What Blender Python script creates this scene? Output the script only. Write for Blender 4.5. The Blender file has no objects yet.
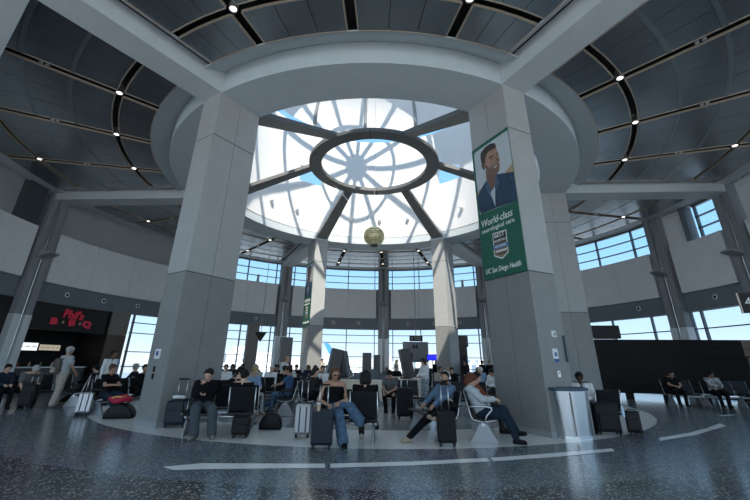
import bpy, bmesh, math, random
import numpy as np
from mathutils import Vector, Matrix
random.seed(7)
SC = bpy.context.scene
COL = SC.collection
PI = math.pi

# ------------------------------------------------------------------ rotunda constants (metres)
CX, CY, TH = 0.0416, 18.435, -0.0621      # centre of the round hall, turn of its six columns
RI, RO, CW = 8.263, 9.856, 0.939          # inner / outer column radius, column width
ZS, ZJ1, ZJ2, ZC = 9.70, 8.117, 3.748, 10.10   # ring soffit, panel joints, ceiling
def ang(deg): return math.radians(deg) + TH
def pol(r, deg, z=0.0):
    a = ang(deg); return (CX + r*math.cos(a), CY + r*math.sin(a), z)

# ------------------------------------------------------------------ materials
MATS = {}
def mat(name, col, rough=0.5, metal=0.0, var=0.0, scale=8.0, bump=0.0, spec=0.5, emit=None, estr=0.0, stretch=None):
    if name in MATS: return MATS[name]
    m = bpy.data.materials.new(name); m.use_nodes = True
    nt = m.node_tree; b = nt.nodes['Principled BSDF']
    b.inputs['Base Color'].default_value = (*col, 1)
    b.inputs['Roughness'].default_value = rough
    b.inputs['Metallic'].default_value = metal
    b.inputs['Specular IOR Level'].default_value = spec
    if emit:
        b.inputs['Emission Color'].default_value = (*emit, 1); b.inputs['Emission Strength'].default_value = estr
    if var > 0 or bump > 0:
        tc = nt.nodes.new('ShaderNodeTexCoord'); src = tc.outputs['Object']
        if stretch:
            mp = nt.nodes.new('ShaderNodeMapping'); mp.inputs['Scale'].default_value = stretch
            nt.links.new(src, mp.inputs['Vector']); src = mp.outputs['Vector']
        n = nt.nodes.new('ShaderNodeTexNoise'); n.inputs['Scale'].default_value = scale; n.inputs['Detail'].default_value = 4
        nt.links.new(src, n.inputs['Vector'])
        if var > 0:
            r = nt.nodes.new('ShaderNodeValToRGB')
            r.color_ramp.elements[0].position = 0.3; r.color_ramp.elements[1].position = 0.7
            r.color_ramp.elements[0].color = (*[c*(1-var) for c in col], 1)
            r.color_ramp.elements[1].color = (*[min(1, c*(1+var)) for c in col], 1)
            nt.links.new(n.outputs['Fac'], r.inputs['Fac']); nt.links.new(r.outputs['Color'], b.inputs['Base Color'])
        if bump > 0:
            bp = nt.nodes.new('ShaderNodeBump'); bp.inputs['Strength'].default_value = bump; bp.inputs['Distance'].default_value = 0.01
            nt.links.new(n.outputs['Fac'], bp.inputs['Height']); nt.links.new(bp.outputs['Normal'], b.inputs['Normal'])
    MATS[name] = m; return m

def glass_mat(name, tint=(0.93, 0.97, 1.0), gl=0.06):
    if name in MATS: return MATS[name]
    m = bpy.data.materials.new(name); m.use_nodes = True; nt = m.node_tree
    nt.nodes.remove(nt.nodes['Principled BSDF']); out = nt.nodes['Material Output']
    t = nt.nodes.new('ShaderNodeBsdfTransparent'); t.inputs['Color'].default_value = (*tint, 1)
    g = nt.nodes.new('ShaderNodeBsdfGlossy'); g.inputs['Roughness'].default_value = 0.02
    mx = nt.nodes.new('ShaderNodeMixShader'); fr = nt.nodes.new('ShaderNodeFresnel'); fr.inputs['IOR'].default_value = 1.2
    nt.links.new(fr.outputs['Fac'], mx.inputs['Fac']); nt.links.new(t.outputs[0], mx.inputs[1]); nt.links.new(g.outputs[0], mx.inputs[2])
    nt.links.new(mx.outputs[0], out.inputs['Surface']); MATS[name] = m; return m

def frit_mat(name, clear=0.5, scatter=(0.9, 0.93, 0.95)):
    # fritted skylight glass: printed white dots let part of the light straight through and scatter the rest
    m = bpy.data.materials.new(name); m.use_nodes = True; nt = m.node_tree
    nt.nodes.remove(nt.nodes['Principled BSDF']); out = nt.nodes['Material Output']
    t = nt.nodes.new('ShaderNodeBsdfTransparent')
    d = nt.nodes.new('ShaderNodeBsdfTranslucent'); d.inputs['Color'].default_value = (*scatter, 1)
    f = nt.nodes.new('ShaderNodeBsdfDiffuse'); f.inputs['Color'].default_value = (*scatter, 1)
    m1 = nt.nodes.new('ShaderNodeMixShader'); m1.inputs['Fac'].default_value = 0.5
    nt.links.new(d.outputs[0], m1.inputs[1]); nt.links.new(f.outputs[0], m1.inputs[2])
    mx = nt.nodes.new('ShaderNodeMixShader'); mx.inputs['Fac'].default_value = 1 - clear
    nt.links.new(t.outputs[0], mx.inputs[1]); nt.links.new(m1.outputs[0], mx.inputs[2])
    nt.links.new(mx.outputs[0], out.inputs['Surface']); MATS[name] = m; return m

def terrazzo(name, base, chip_l, chip_d, scale, rough, blot=0.35):
    m = bpy.data.materials.new(name); m.use_nodes = True; nt = m.node_tree; b = nt.nodes['Principled BSDF']
    tc = nt.nodes.new('ShaderNodeTexCoord')
    v = nt.nodes.new('ShaderNodeTexVoronoi'); v.inputs['Scale'].default_value = scale
    nt.links.new(tc.outputs['Object'], v.inputs['Vector'])
    sep = nt.nodes.new('ShaderNodeSeparateColor'); nt.links.new(v.outputs['Color'], sep.inputs['Color'])
    r = nt.nodes.new('ShaderNodeValToRGB'); r.color_ramp.interpolation = 'CONSTANT'
    e = r.color_ramp.elements; e[0].position = 0; e[0].color = (*chip_d, 1); e[1].position = 0.3; e[1].color = (*base, 1)
    x = e.new(0.84); x.color = (*chip_l, 1)
    nt.links.new(sep.outputs[0], r.inputs['Fac'])
    n = nt.nodes.new('ShaderNodeTexNoise'); n.inputs['Scale'].default_value = 0.7; n.inputs['Detail'].default_value = 3
    nt.links.new(tc.outputs['Object'], n.inputs['Vector'])
    mx = nt.nodes.new('ShaderNodeMix'); mx.data_type = 'RGBA'; mx.blend_type = 'MULTIPLY'; mx.inputs[0].default_value = blot
    nt.links.new(r.outputs['Color'], mx.inputs[6]); nt.links.new(n.outputs['Color'], mx.inputs[7])
    nt.links.new(mx.outputs[2], b.inputs['Base Color'])
    b.inputs['Roughness'].default_value = rough; b.inputs['Specular IOR Level'].default_value = 0.6
    MATS[name] = m; return m

# ------------------------------------------------------------------ mesh builder
class MB:
    def __init__(s): s.v = []; s.f = []; s.mi = []
    def add(s, vs, fs, m=0):
        o = len(s.v); s.v += [tuple(p) for p in vs]; s.f += [tuple(o+i for i in f) for f in fs]; s.mi += [m]*len(fs); return s
    def box(s, c, d, rz=0.0, M=None, m=0):
        x, y, z = [k/2 for k in d]
        vs = [Vector((a*x, b*y, e*z)) for e in (-1, 1) for b in (-1, 1) for a in (-1, 1)]
        R = M if M is not None else Matrix.Rotation(rz, 3, 'Z')
        vs = [R @ p + Vector(c) for p in vs]
        return s.add(vs, [(0,2,3,1),(4,5,7,6),(0,1,5,4),(2,6,7,3),(0,4,6,2),(1,3,7,5)], m)
    def prism(s, poly, z0, z1, m=0):                      # polygon in XY, counter-clockwise
        n = len(poly); vs = [(x, y, z0) for x, y in poly] + [(x, y, z1) for x, y in poly]
        fs = [tuple(range(n-1, -1, -1)), tuple(range(n, 2*n))] + [(i, (i+1) % n, n+(i+1) % n, n+i) for i in range(n)]
        return s.add(vs, fs, m)
    def plate(s, poly, y0, y1, m=0):                      # polygon in XZ, thickness along Y
        n = len(poly); vs = [(x, y0, z) for x, z in poly] + [(x, y1, z) for x, z in poly]
        fs = [tuple(range(n)), tuple(range(2*n-1, n-1, -1))] + [(i, n+i, n+(i+1) % n, (i+1) % n) for i in range(n)]
        return s.add(vs, fs, m)
    def side(s, poly, x0, x1, m=0):                       # polygon in YZ, thickness along X
        n = len(poly); vs = [(x0, y, z) for y, z in poly] + [(x1, y, z) for y, z in poly]
        fs = [tuple(range(n-1, -1, -1)), tuple(range(n, 2*n))] + [(i, (i+1) % n, n+(i+1) % n, n+i) for i in range(n)]
        return s.add(vs, fs, m)
    def arc(s, r0, r1, z0, z1, a0, a1, step=2.5, m=0):    # block bent round the hall centre
        n = max(1, int(round(abs(a1-a0)/step))); full = abs(a1-a0) > 359.9
        k = n if full else n+1; vs = []
        for i in range(k):
            a = a0+(a1-a0)*i/n
            vs += [pol(r0, a, z0), pol(r1, a, z0), pol(r1, a, z1), pol(r0, a, z1)]
        fs = []
        for i in range(n):
            p = 4*i; q = 4*((i+1) % k)
            fs += [(p, q, q+1, p+1), (p+1, q+1, q+2, p+2), (p+2, q+2, q+3, p+3), (p+3, q+3, q, p)]
        if not full: fs += [(0, 1, 2, 3), (4*n+3, 4*n+2, 4*n+1, 4*n)]
        return s.add(vs, fs, m)
    def shell(s, r, z0, z1, a0, a1, step=2.5, m=0):       # single curved sheet
        n = max(1, int(round(abs(a1-a0)/step))); vs = []
        for i in range(n+1):
            a = a0+(a1-a0)*i/n; vs += [pol(r, a, z0), pol(r, a, z1)]
        return s.add(vs, [(2*i, 2*i+1, 2*i+3, 2*i+2) for i in range(n)], m)
    def tube(s, pts, r, n=8, m=0, closed=False):
        P = [Vector(p) for p in pts]; k = len(P); rr = r if isinstance(r, (list, tuple)) else [r]*k
        vs = []; up = None
        for i, p in enumerate(P):
            if closed: t = (P[(i+1) % k]-P[i-1])
            else: t = (P[min(i+1, k-1)]-P[max(i-1, 0)])
            t.normalize()
            if up is None:
                up = Vector((0, 0, 1)) if abs(t.z) < 0.9 else Vector((1, 0, 0))
            a = t.cross(up)
            if a.length < 1e-5: a = t.cross(Vector((0.3, 1, 0.2)))
            a.normalize(); b = a.cross(t).normalized(); up = b
            for j in range(n):
                w = 2*PI*j/n; vs.append(p+(a*math.cos(w)+b*math.sin(w))*rr[i])
        fs = []
        for i in range(k if closed else k-1):
            q = (i+1) % k
            for j in range(n):
                fs.append((i*n+j, i*n+(j+1) % n, q*n+(j+1) % n, q*n+j))
        if not closed: fs += [tuple(range(n-1, -1, -1)), tuple(range((k-1)*n, k*n))]
        return s.add(vs, fs, m)
    def lathe(s, prof, c=(0, 0, 0), n=24, m=0, cap=True):
        vs = []; k = len(prof)
        for j in range(n):
            w = 2*PI*j/n
            vs += [(c[0]+r*math.cos(w), c[1]+r*math.sin(w), c[2]+z) for r, z in prof]
        fs = [(j*k+i, ((j+1) % n)*k+i, ((j+1) % n)*k+i+1, j*k+i+1) for j in range(n) for i in range(k-1)]
        cap = cap and prof[0] != prof[-1]
        if cap and prof[0][0] > 1e-6: fs.append(tuple(j*k for j in range(n-1, -1, -1)))
        if cap and prof[-1][0] > 1e-6: fs.append(tuple(j*k+k-1 for j in range(n)))
        return s.add(vs, fs, m)
    def ball(s, c, r, n=12, m=0):
        rx, ry, rz = r if isinstance(r, (list, tuple)) else (r, r, r); h = n//2+1; vs = []; fs = []
        for i in range(h+1):
            t = PI*i/h
            for j in range(n):
                w = 2*PI*j/n
                vs.append((c[0]+rx*math.sin(t)*math.cos(w), c[1]+ry*math.sin(t)*math.sin(w), c[2]-rz*math.cos(t)))
        for i in range(h):
            for j in range(n): fs.append((i*n+j, i*n+(j+1) % n, (i+1)*n+(j+1) % n, (i+1)*n+j))
        return s.add(vs, fs, m)
    def build(s, name, mats, parent=None, smooth=False, bevel=0.0, loc=None):
        me = bpy.data.meshes.new(name); me.from_pydata(s.v, [], s.f); me.update()
        bm = bmesh.new(); bm.from_mesh(me); bmesh.ops.remove_doubles(bm, verts=bm.verts, dist=1e-5)
        bmesh.ops.recalc_face_normals(bm, faces=bm.faces) if len(bm.faces) == len(s.f) else None
        bm.to_mesh(me); bm.free()
        if len(me.polygons) == len(s.mi): me.polygons.foreach_set('material_index', s.mi)
        for mm in (mats if isinstance(mats, (list, tuple)) else [mats]): me.materials.append(mm)
        if smooth:
            me.polygons.foreach_set('use_smooth', [True]*len(me.polygons))
            if smooth != 'all':
                try: me.set_sharp_from_angle(angle=math.radians(38))
                except Exception: pass
        o = bpy.data.objects.new(name, me); COL.objects.link(o)
        if parent: o.parent = parent
        if loc: o.location = loc
        if bevel > 0:
            b = o.modifiers.new('bevel', 'BEVEL'); b.width = bevel; b.segments = 2; b.limit_method = 'ANGLE'
        return o

def tag(o, label=None, cat=None, group=None, kind=None):
    if label: o['label'] = label
    if cat: o['category'] = cat
    if group: o['group'] = group
    if kind: o['kind'] = kind
    return o
def thing(name, label, cat, loc=(0, 0, 0), rz=0.0, group=None):
    o = bpy.data.objects.new(name, None); COL.objects.link(o); o.empty_display_size = 0.2
    o.location = loc; o.rotation_euler = (0, 0, rz); return tag(o, label, cat, group)
def struct(o, label=None, cat=None):
    o['kind'] = 'structure'
    if label: o['label'] = label
    if cat: o['category'] = cat
    return o
def dup(root, label=None, loc=None, rz=None, group=None):
    def cp(o, par):
        c = o.copy(); COL.objects.link(c)
        if par: c.parent = par
        for ch in [k for k in bpy.data.objects if k.parent == o]: cp(ch, c)
        return c
    r = cp(root, None)
    if label: r['label'] = label
    if group: r['group'] = group
    if loc is not None: r.location = loc
    if rz is not None: r.rotation_euler = (0, 0, rz)
    return r
def text(name, body, size, m, parent, loc, rot=(PI/2, 0, 0), ext=0.004, shear=0.0, align='CENTER', sx=1.0, bold=0.0):
    cu = bpy.data.curves.new(name, 'FONT'); cu.body = body; cu.size = size; cu.extrude = ext; cu.shear = shear
    cu.align_x = align; cu.align_y = 'CENTER'; cu.offset = bold; cu.resolution_u = 2
    t = bpy.data.objects.new(name, cu); COL.objects.link(t)
    bpy.context.view_layer.update()
    me = bpy.data.meshes.new_from_object(t.evaluated_get(bpy.context.evaluated_depsgraph_get()))
    bpy.data.objects.remove(t); bpy.data.curves.remove(cu)
    me.materials.clear(); me.materials.append(m)
    o = bpy.data.objects.new(name, me); COL.objects.link(o)
    o.parent = parent; o.location = loc; o.rotation_euler = rot; o.scale = (sx, 1, 1)
    return o
# ================================================================== materials
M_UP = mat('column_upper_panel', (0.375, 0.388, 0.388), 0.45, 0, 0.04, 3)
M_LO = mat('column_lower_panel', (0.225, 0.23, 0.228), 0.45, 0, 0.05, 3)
M_SEAM = mat('dark_seam', (0.02, 0.02, 0.022), 0.7)
M_WHITE = mat('white_plaster', (0.86, 0.87, 0.87), 0.7)
M_RING = mat('ring_paint', (0.52, 0.58, 0.615), 0.6, 0, 0.03, 2)
M_BEAM = mat('beam_paint', (0.54, 0.585, 0.61), 0.6, 0, 0.03, 2)
M_PARA = mat('parapet_panel', (0.80, 0.83, 0.845), 0.55, 0, 0.03, 2)
M_FASC = mat('fascia_grey', (0.17, 0.20, 0.23), 0.5, 0, 0.05, 2)
M_WALL = mat('upper_wall_grey', (0.40, 0.425, 0.435), 0.7, 0, 0.05, 1)
M_POST = mat('post_steel_paint', (0.27, 0.29, 0.305), 0.5)
M_POSTL = mat('post_base_cladding', (0.70, 0.74, 0.76), 0.4, 0.2)
M_CHROME = mat('polished_steel', (0.72, 0.74, 0.76), 0.22, 1.0)
M_BRUSH = mat('brushed_steel', (0.62, 0.64, 0.66), 0.3, 1.0, 0.06, 20, 0.05, stretch=(1, 1, 14))
M_MULL = mat('mullion_grey', (0.10, 0.12, 0.14), 0.4, 0.4)
M_DARK = mat('slot_black', (0.012, 0.013, 0.015), 0.6)
M_TRIM = mat('bronze_trim', (0.58, 0.48, 0.39), 0.45, 0.5)
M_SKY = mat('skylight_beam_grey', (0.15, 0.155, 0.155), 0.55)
M_DRUM = mat('drum_white', (0.74, 0.755, 0.77), 0.75, 0, 0.02, 1.2)
M_LAMP = mat('lamp_glow', (1, 0.95, 0.85), 0.4, emit=(1, 0.93, 0.8), estr=2.5)
M_RIM = mat('lamp_rim', (0.75, 0.76, 0.76), 0.3, 0.8)
M_BLACK = mat('black_plastic', (0.010, 0.0105, 0.012), 0.45, spec=0.3)
M_BLACKW = mat('black_wood_panel', (0.016, 0.0145, 0.0135), 0.6, 0, 0.25, 3, 0.04, spec=0.15, stretch=(1, 1, 9))
GLASS = glass_mat('window_glass')
FRIT = frit_mat('fritted_glass', 0.8)

def ceil_mat():
    m = bpy.data.materials.new('ceiling_metal_panel'); m.use_nodes = True; nt = m.node_tree; b = nt.nodes['Principled BSDF']
    tc = nt.nodes.new('ShaderNodeTexCoord')
    n = nt.nodes.new('ShaderNodeTexNoise'); n.inputs['Scale'].default_value = 1.2; n.inputs['Detail'].default_value = 5
    nt.links.new(tc.outputs['Object'], n.inputs['Vector'])
    r = nt.nodes.new('ShaderNodeValToRGB'); r.color_ramp.elements[0].color = (0.27, 0.30, 0.32, 1); r.color_ramp.elements[1].color = (0.37, 0.41, 0.435, 1)
    nt.links.new(n.outputs['Fac'], r.inputs['Fac']); nt.links.new(r.outputs['Color'], b.inputs['Base Color'])
    b.inputs['Metallic'].default_value = 0.85; b.inputs['Roughness'].default_value = 0.27
    n2 = nt.nodes.new('ShaderNodeTexNoise'); n2.inputs['Scale'].default_value = 2.2; n2.inputs['Detail'].default_value = 2
    nt.links.new(tc.outputs['Object'], n2.inputs['Vector'])
    bp = nt.nodes.new('ShaderNodeBump'); bp.inputs['Strength'].default_value = 0.12; bp.inputs['Distance'].default_value = 0.05
    nt.links.new(n2.outputs['Fac'], bp.inputs['Height']); nt.links.new(bp.outputs['Normal'], b.inputs['Normal'])
    MATS[m.name] = m; return m
M_CEIL = ceil_mat()

# ================================================================== floor
T_DARK = terrazzo('terrazzo_dark', (0.19, 0.222, 0.25), (0.46, 0.49, 0.51), (0.10, 0.12, 0.14), 58, 0.2)
T_BLACK = terrazzo('terrazzo_black', (0.095, 0.108, 0.122), (0.46, 0.48, 0.50), (0.035, 0.042, 0.05), 46, 0.17)
T_LIGHT = terrazzo('terrazzo_light', (0.80, 0.80, 0.78), (0.86, 0.86, 0.84), (0.66, 0.66, 0.65), 75, 0.25, 0.12)
T_MID = terrazzo('terrazzo_mid', (0.34, 0.36, 0.37), (0.48, 0.5, 0.5), (0.22, 0.24, 0.26), 75, 0.18)
fl = MB(); ND = 96
def annulus(mb, r0, r1, m, z=0.0):
    for i in range(ND):
        a, b = 360*i/ND, 360*(i+1)/ND
        if r0 < 1e-6: mb.add([pol(0, 0, z), pol(r1, a, z), pol(r1, b, z)], [(0, 1, 2)], m)
        else: mb.add([pol(r0, a, z), pol(r1, a, z), pol(r1, b, z), pol(r0, b, z)], [(0, 1, 2, 3)], m)
annulus(fl, 0, 8.3, 1); annulus(fl, 8.3, 10.35, 2); annulus(fl, 10.35, 12.75, 0); annulus(fl, 12.75, 16.5, 3); annulus(fl, 16.5, 42, 0)
struct(fl.build('floor', [T_DARK, T_MID, T_LIGHT, T_BLACK]), 'speckled dark blue terrazzo floor with paler rings', 'floor')
M_INL = mat('white_inlay', (0.96, 0.97, 0.97), 0.22)
for i, pts in enumerate((((-3.10, 6.62, -2.86, 6.45), (-2.62, 6.86, -2.46, 6.52), (-0.78, 6.93, -0.75, 6.68), (-0.70, 6.935, -0.67, 6.69)),
                         ((-0.62, 6.94, -0.59, 6.69), (0.7, 7.15, 0.72, 6.91), (2.0, 7.46, 2.0, 7.23)),
                         ((2.08, 7.48, 2.06, 7.24), (3.4, 7.93, 3.4, 7.66), (4.72, 8.40, 4.62, 8.16)),
                         ((6.50, 9.62, 6.27, 9.26), (7.8, 10.38, 7.75, 10.10), (8.75, 11.08, 8.80, 10.90)),
                         ((8.82, 11.12, 8.87, 10.93), (10.02, 12.08, 9.75, 11.58)),
                         ((11.55, 13.95, 11.72, 13.82), (12.35, 14.30, 12.35, 14.14)))):
    mb = MB(); vs = []
    for x0, y0, x1, y1 in pts: vs += [(x0, y0, 0.004), (x1, y1, 0.004)]
    mb.add(vs, [(2*k, 2*k+1, 2*k+3, 2*k+2) for k in range(len(pts)-1)])
    struct(mb.build('trim_%d' % (i+1), M_INL), 'white inlaid line in the dark floor', 'floor line')

# ================================================================== six columns
COLN = {240: 'wide grey panelled column front left beside the hoodie sitter', 300: 'wide grey panelled column front right carrying the large green banner',
        0: 'grey panelled column standing behind the bannered column and steel bin', 180: 'grey panelled column hidden behind the wide left column',
        120: 'distant pale column left of the hanging globe with narrow banner', 60: 'distant pale column right of the hanging globe in sunlight'}
for deg, lab in COLN.items():
    rm = (RI+RO)/2; root = thing('column', lab, 'column', pol(rm, deg, 0), ang(deg))     # local x = outwards
    L, W = RO-RI, CW
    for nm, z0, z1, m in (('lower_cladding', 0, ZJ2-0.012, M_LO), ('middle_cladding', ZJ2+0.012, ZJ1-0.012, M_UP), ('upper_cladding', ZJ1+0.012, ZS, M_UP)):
        b = MB()
        for sx in (-1, 1):
            b.box((sx*(L/4+0.003), 0, (z0+z1)/2), (L/2-0.006, W, z1-z0))
        b.build(nm, m, root)
    MB().box((0, 0, ZS/2-0.02), (L-0.03, W-0.03, ZS-0.08)).build('core', M_SEAM, root)
    MB().box((0, 0, 0.06), (L+0.012, W+0.012, 0.12)).build('base_kick', M_POST, root)

# ================================================================== ring beam, radial beams
rb = MB(); rb.arc(RI, RO, ZS, ZC+0.5, 0, 360, 3)
tag(rb.build('ring_beam', M_RING, smooth=True), 'large round grey ring beam resting on the six columns', 'beam')
for deg, lab in {240: 'deep pale beam crossing the upper left corner of the ceiling', 300: 'deep pale beam crossing the upper right of the ceiling',
                 180: 'pale beam from the ring to the left wall post', 0: 'pale beam from the ring to the right wall post',
                 120: 'short pale beam behind the distant left column', 60: 'short pale beam behind the distant right column'}.items():
    r0, r1 = RO-0.05, 17.75
    b = MB(); b.box(((r0+r1)/2, 0, ZS+0.4), (r1-r0, CW, 0.8))
    o = b.build('roof_beam', M_BEAM, loc=(CX, CY, 0)); o.rotation_euler = (0, 0, ang(deg)); tag(o, lab, 'beam')

# ================================================================== ceiling panels per bay
def arcgap(r): return math.degrees(math.asin(min(1, (CW/2+0.30)/r)))
panels = MB(); backs = MB(); trims = MB()
RROWS = ((10.65, 11.72), (11.98, 13.17), (13.23, 14.42), (14.48, 15.76), (15.98, 17.2))
BO = 0.48
SL = 0.17                                             # half width of a radial slot
backs.arc(10.24, 17.9, ZC+0.3, ZC+0.34, 0, 360, 3)
TR = 0.035
for bay in range(6):
    c = 30+60*bay
    for w0, w1 in ((-30, -15), (-15, 0), (0, 15), (15, 30)):
        for ri, (r0, r1) in enumerate(RROWS):
            def lim(a, r, sgn):
                d = (CW/2+BO) if abs(a) == 30 else SL
                return c+a+sgn*math.degrees(math.asin(d/r))
            n = 3
            for k in range(n):                        # each panel split by two fine seams
                vs = []
                for zz in (ZC, ZC+0.05):
                    for r in (r0, r1):
                        A0, A1 = lim(w0, r, 1), lim(w1, r, -1)
                        g = 0.1*10/r
                        for q in range(4):
                            t = (k+q/3)/n
                            aa = A0+(A1-A0)*t + (g*0.5*(1 if q == 0 else -1 if q == 3 else 0) if (0 < t < 1) else 0)
                            vs.append(pol(r, aa, zz))
                fs = []
                for q in range(3): fs += [(q, q+1, 4+q+1, 4+q), (8+q, 8+4+q, 8+5+q, 8+q+1)]
                for q in range(3): fs += [(q, 8+q, 8+q+1, q+1), (4+q, 4+q+1, 12+q+1, 12+q)]
                fs += [(0, 4, 12, 8), (3, 11, 15, 7)]
                panels.add(vs, fs)
        # bronze edging round each group of panels
        for r in (10.65-TR, 11.72, 11.98-TR, 15.76, 15.98-TR, 17.2):
            A0 = c+w0+math.degrees(((CW/2+BO) if w0 == -30 else SL)/r); A1 = c+w1-math.degrees(((CW/2+BO) if w1 == 30 else SL)/r)
            trims.arc(r, r+TR, ZC-0.015, ZC+0.06, A0, A1, 3)
        for (a, sgn) in ((w0, 1), (w1, -1)):
            d = (CW/2+BO) if abs(a) == 30 else SL
            for r0, r1 in ((10.65, 11.72), (11.98, 15.76), (15.98, 17.2)):
                p = []
                for r in (r0, r1):
                    for off in (d-TR, d):
                        p.append((r, c+a+sgn*math.degrees(math.asin(off/r))))
                (ra, a0), (_, a1), (rb_, a2), (_, a3) = p
                vs = [pol(ra, a0, ZC-0.015), pol(ra, a1, ZC-0.015), pol(rb_, a3, ZC-0.015), pol(rb_, a2, ZC-0.015),
                      pol(ra, a0, ZC+0.06), pol(ra, a1, ZC+0.06), pol(rb_, a3, ZC+0.06), pol(rb_, a2, ZC+0.06)]
                trims.add(vs, [(0, 1, 2, 3), (4, 7, 6, 5), (0, 4, 5, 1), (1, 5, 6, 2), (2, 6, 7, 3), (3, 7, 4, 0)])
struct(panels.build('ceiling', M_CEIL), 'flat dark metal panel ceiling around the rotunda', 'ceiling')
struct(backs.build('ceiling', M_DARK), 'black void above the ceiling slots', 'ceiling')
sb = MB()
for bay in range(6):
    for w0, w1 in ((-30, -15), (-15, 0), (0, 15), (15, 30)):
        for r in (13.14, 14.39):
            c = 30+60*bay
            A0 = c+w0+math.degrees(((CW/2+BO) if w0 == -30 else SL)/r); A1 = c+w1-math.degrees(((CW/2+BO) if w1 == 30 else SL)/r)
            sb.arc(r, r+0.12, ZC-0.012, ZC+0.05, A0, A1, 3)
struct(sb.build('trim_9', mat('ceiling_rib', (0.36, 0.40, 0.42), 0.35, 0.85)), 'curved metal ribs between the ceiling panels', 'trim')
struct(trims.build('trim_7', M_TRIM), 'bronze edging around the ceiling panels', 'trim')
# plain border between panels and ring, and between panels and outer wall, plus the border along the beams
bd = MB()
NB = 120
for j in range(NB):
    a0, a1 = 360*j/NB, 360*(j+1)/NB
    bd.add([pol(10.62, a0, ZC), pol(10.62, a1, ZC), pol(RO-0.03, a1, ZC+0.44), pol(RO-0.03, a0, ZC+0.44),
            pol(10.62, a0, ZC+0.06), pol(10.62, a1, ZC+0.06), pol(RO-0.03, a1, ZC+0.50), pol(RO-0.03, a0, ZC+0.50)],
           [(0, 1, 2, 3), (4, 7, 6, 5), (0, 4, 5, 1), (2, 6, 7, 3)])
bd.arc(17.25, 17.95, ZC, ZC+0.08, 0, 360, 3)
for deg in range(0, 360, 60):
    a = ang(deg); ca, sa = math.cos(a), math.sin(a)
    for s in (-1, 1):
        y0, y1 = s*(CW/2-0.02), s*(CW/2+BO-0.035)
        vs = []
        for z in (0, 0.06):
            for x, y, dz in ((10.0, y0, 0.36), (17.3, y0, 0.36), (17.3, y1, 0), (10.5, y1, 0)):
                vs.append((CX+x*ca-y*sa, CY+x*sa+y*ca, ZC+z+dz))
        bd.add(vs, [(0, 1, 2, 3), (4, 7, 6, 5), (0, 4, 5, 1), (1, 5, 6, 2), (2, 6, 7, 3), (3, 7, 4, 0)])
struct(bd.build('ceiling', M_BEAM), 'pale plaster border of the panel ceiling', 'ceiling')

# ceiling spotlights, one thing each
BAYN = {30: 'right rear bay', 90: 'rear bay behind the globe', 150: 'left rear bay', 210: 'left bay above the food counter', 270: 'front bay above the ring', 330: 'right bay beyond the banner column'}
SLN = {-15: 'clockwise-last', 0: 'middle', 15: 'clockwise-first'}
RN = {11.87: 'inner', 13.9: 'middle', 15.87: 'outer'}
proto = proto2 = None
for bay, bn in BAYN.items():
    for s in (-15, 0, 15):
        for r, rn in RN.items():
            if bay == 270 and r > 12: continue
            lab = 'ceiling spotlight, %s circle, %s slot, %s' % (rn, SLN[s], bn)
            p = pol(r, bay+s, ZC)
            if rn == 'middle':
                if proto2 is None:
                    t = thing('ceiling_spotlight', lab, 'spotlight', p, ang(bay+s), 'unlit twin spotlights in the dark slots')
                    MB().box((0, 0, 0.16), (0.36, 0.2, 0.26)).build('housing', M_BLACK, t)
                    for q in (-0.08, 0.08): MB().lathe([(0, 0.0), (0.05, 0.0), (0.06, 0.05), (0, 0.06)], (q, 0, -0.02), 14).build('bulb', M_RIM, t, smooth=True)
                    proto2 = t
                else: dup(proto2, lab, p, ang(bay+s))
                continue
            if proto is None:
                t = thing('ceiling_spotlight', lab, 'spotlight', p, ang(bay+s), 'lit round spotlights in the dark slots')
                MB().lathe([(0.12, 0.0), (0.12, 0.28), (0.09, 0.28), (0.085, 0.01), (0.12, 0.0)], n=20).build('housing', M_RIM, t, smooth=True)
                MB().lathe([(0.0, 0.02), (0.085, 0.02), (0.085, 0.05), (0.0, 0.05)], n=20).build('bulb', M_LAMP, t)
                proto = t
            else: dup(proto, lab, p, ang(bay+s))

# ================================================================== skylight: drum, dome, central ring, radial ribs
ZT = 18.5
dw = MB()
dw.arc(RI-0.02, RI+0.35, ZC+0.12, 13.95, 0, 360, 2.5)
dw.arc(RI-0.02, RI+0.35, 15.2, ZT, 0, 360, 2.5)
dw.arc(RI-0.02, RI+0.35, 13.95, 15.2, 58, 121.8, 2.5); dw.arc(RI-0.02, RI+0.35, 13.95, 15.2, 135, 405, 2.5)
dwo = dw.build('wall_skylight', M_DRUM, smooth=True); struct(dwo, 'tall white drum wall of the skylight', 'wall')
gp = MB(); gp.shell(RI+0.2, 13.95, 15.2, 45, 58, 3); gp.shell(RI+0.2, 13.95, 15.2, 121.8, 135, 3); gp.build('pane', GLASS, dwo)
RISE = 8.35
def dome(r, deg):            # r along base radius
    t = math.sqrt(max(0, 1-(r/RI)**2)); return pol(r, deg, ZT+0.45+RISE*t)
dm = thing('skylight_dome', 'domed skylight of fritted glass over the central drum', 'skylight', (CX, CY, ZT))
g = MB(); NR, NA = 10, 48
rows = [RI*math.sin(PI/2*(1-i/NR)) for i in range(NR+1)]
vs = []
for i, r in enumerate(rows):
    for j in range(NA): p = dome(r, 360*j/NA); vs.append((p[0]-CX, p[1]-CY, p[2]-ZT))
hood = MB(); hood.v = []; fg, fh = [], []
for i in range(NR):
    for j in range(NA):
        am = (360*(j+0.5)/NA) % 360
        (fh if (rows[i+1] > 5.0 and 0 < am < 180) else fg).append((i*NA+j, i*NA+(j+1) % NA, (i+1)*NA+(j+1) % NA, (i+1)*NA+j))
g.add(vs, fg); g.build('dome_glass', FRIT, dm, smooth='all')
hood.add(vs, fh); hood.build('white_hood', M_DRUM, dm, smooth='all')
cl = MB()
vs = []
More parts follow.
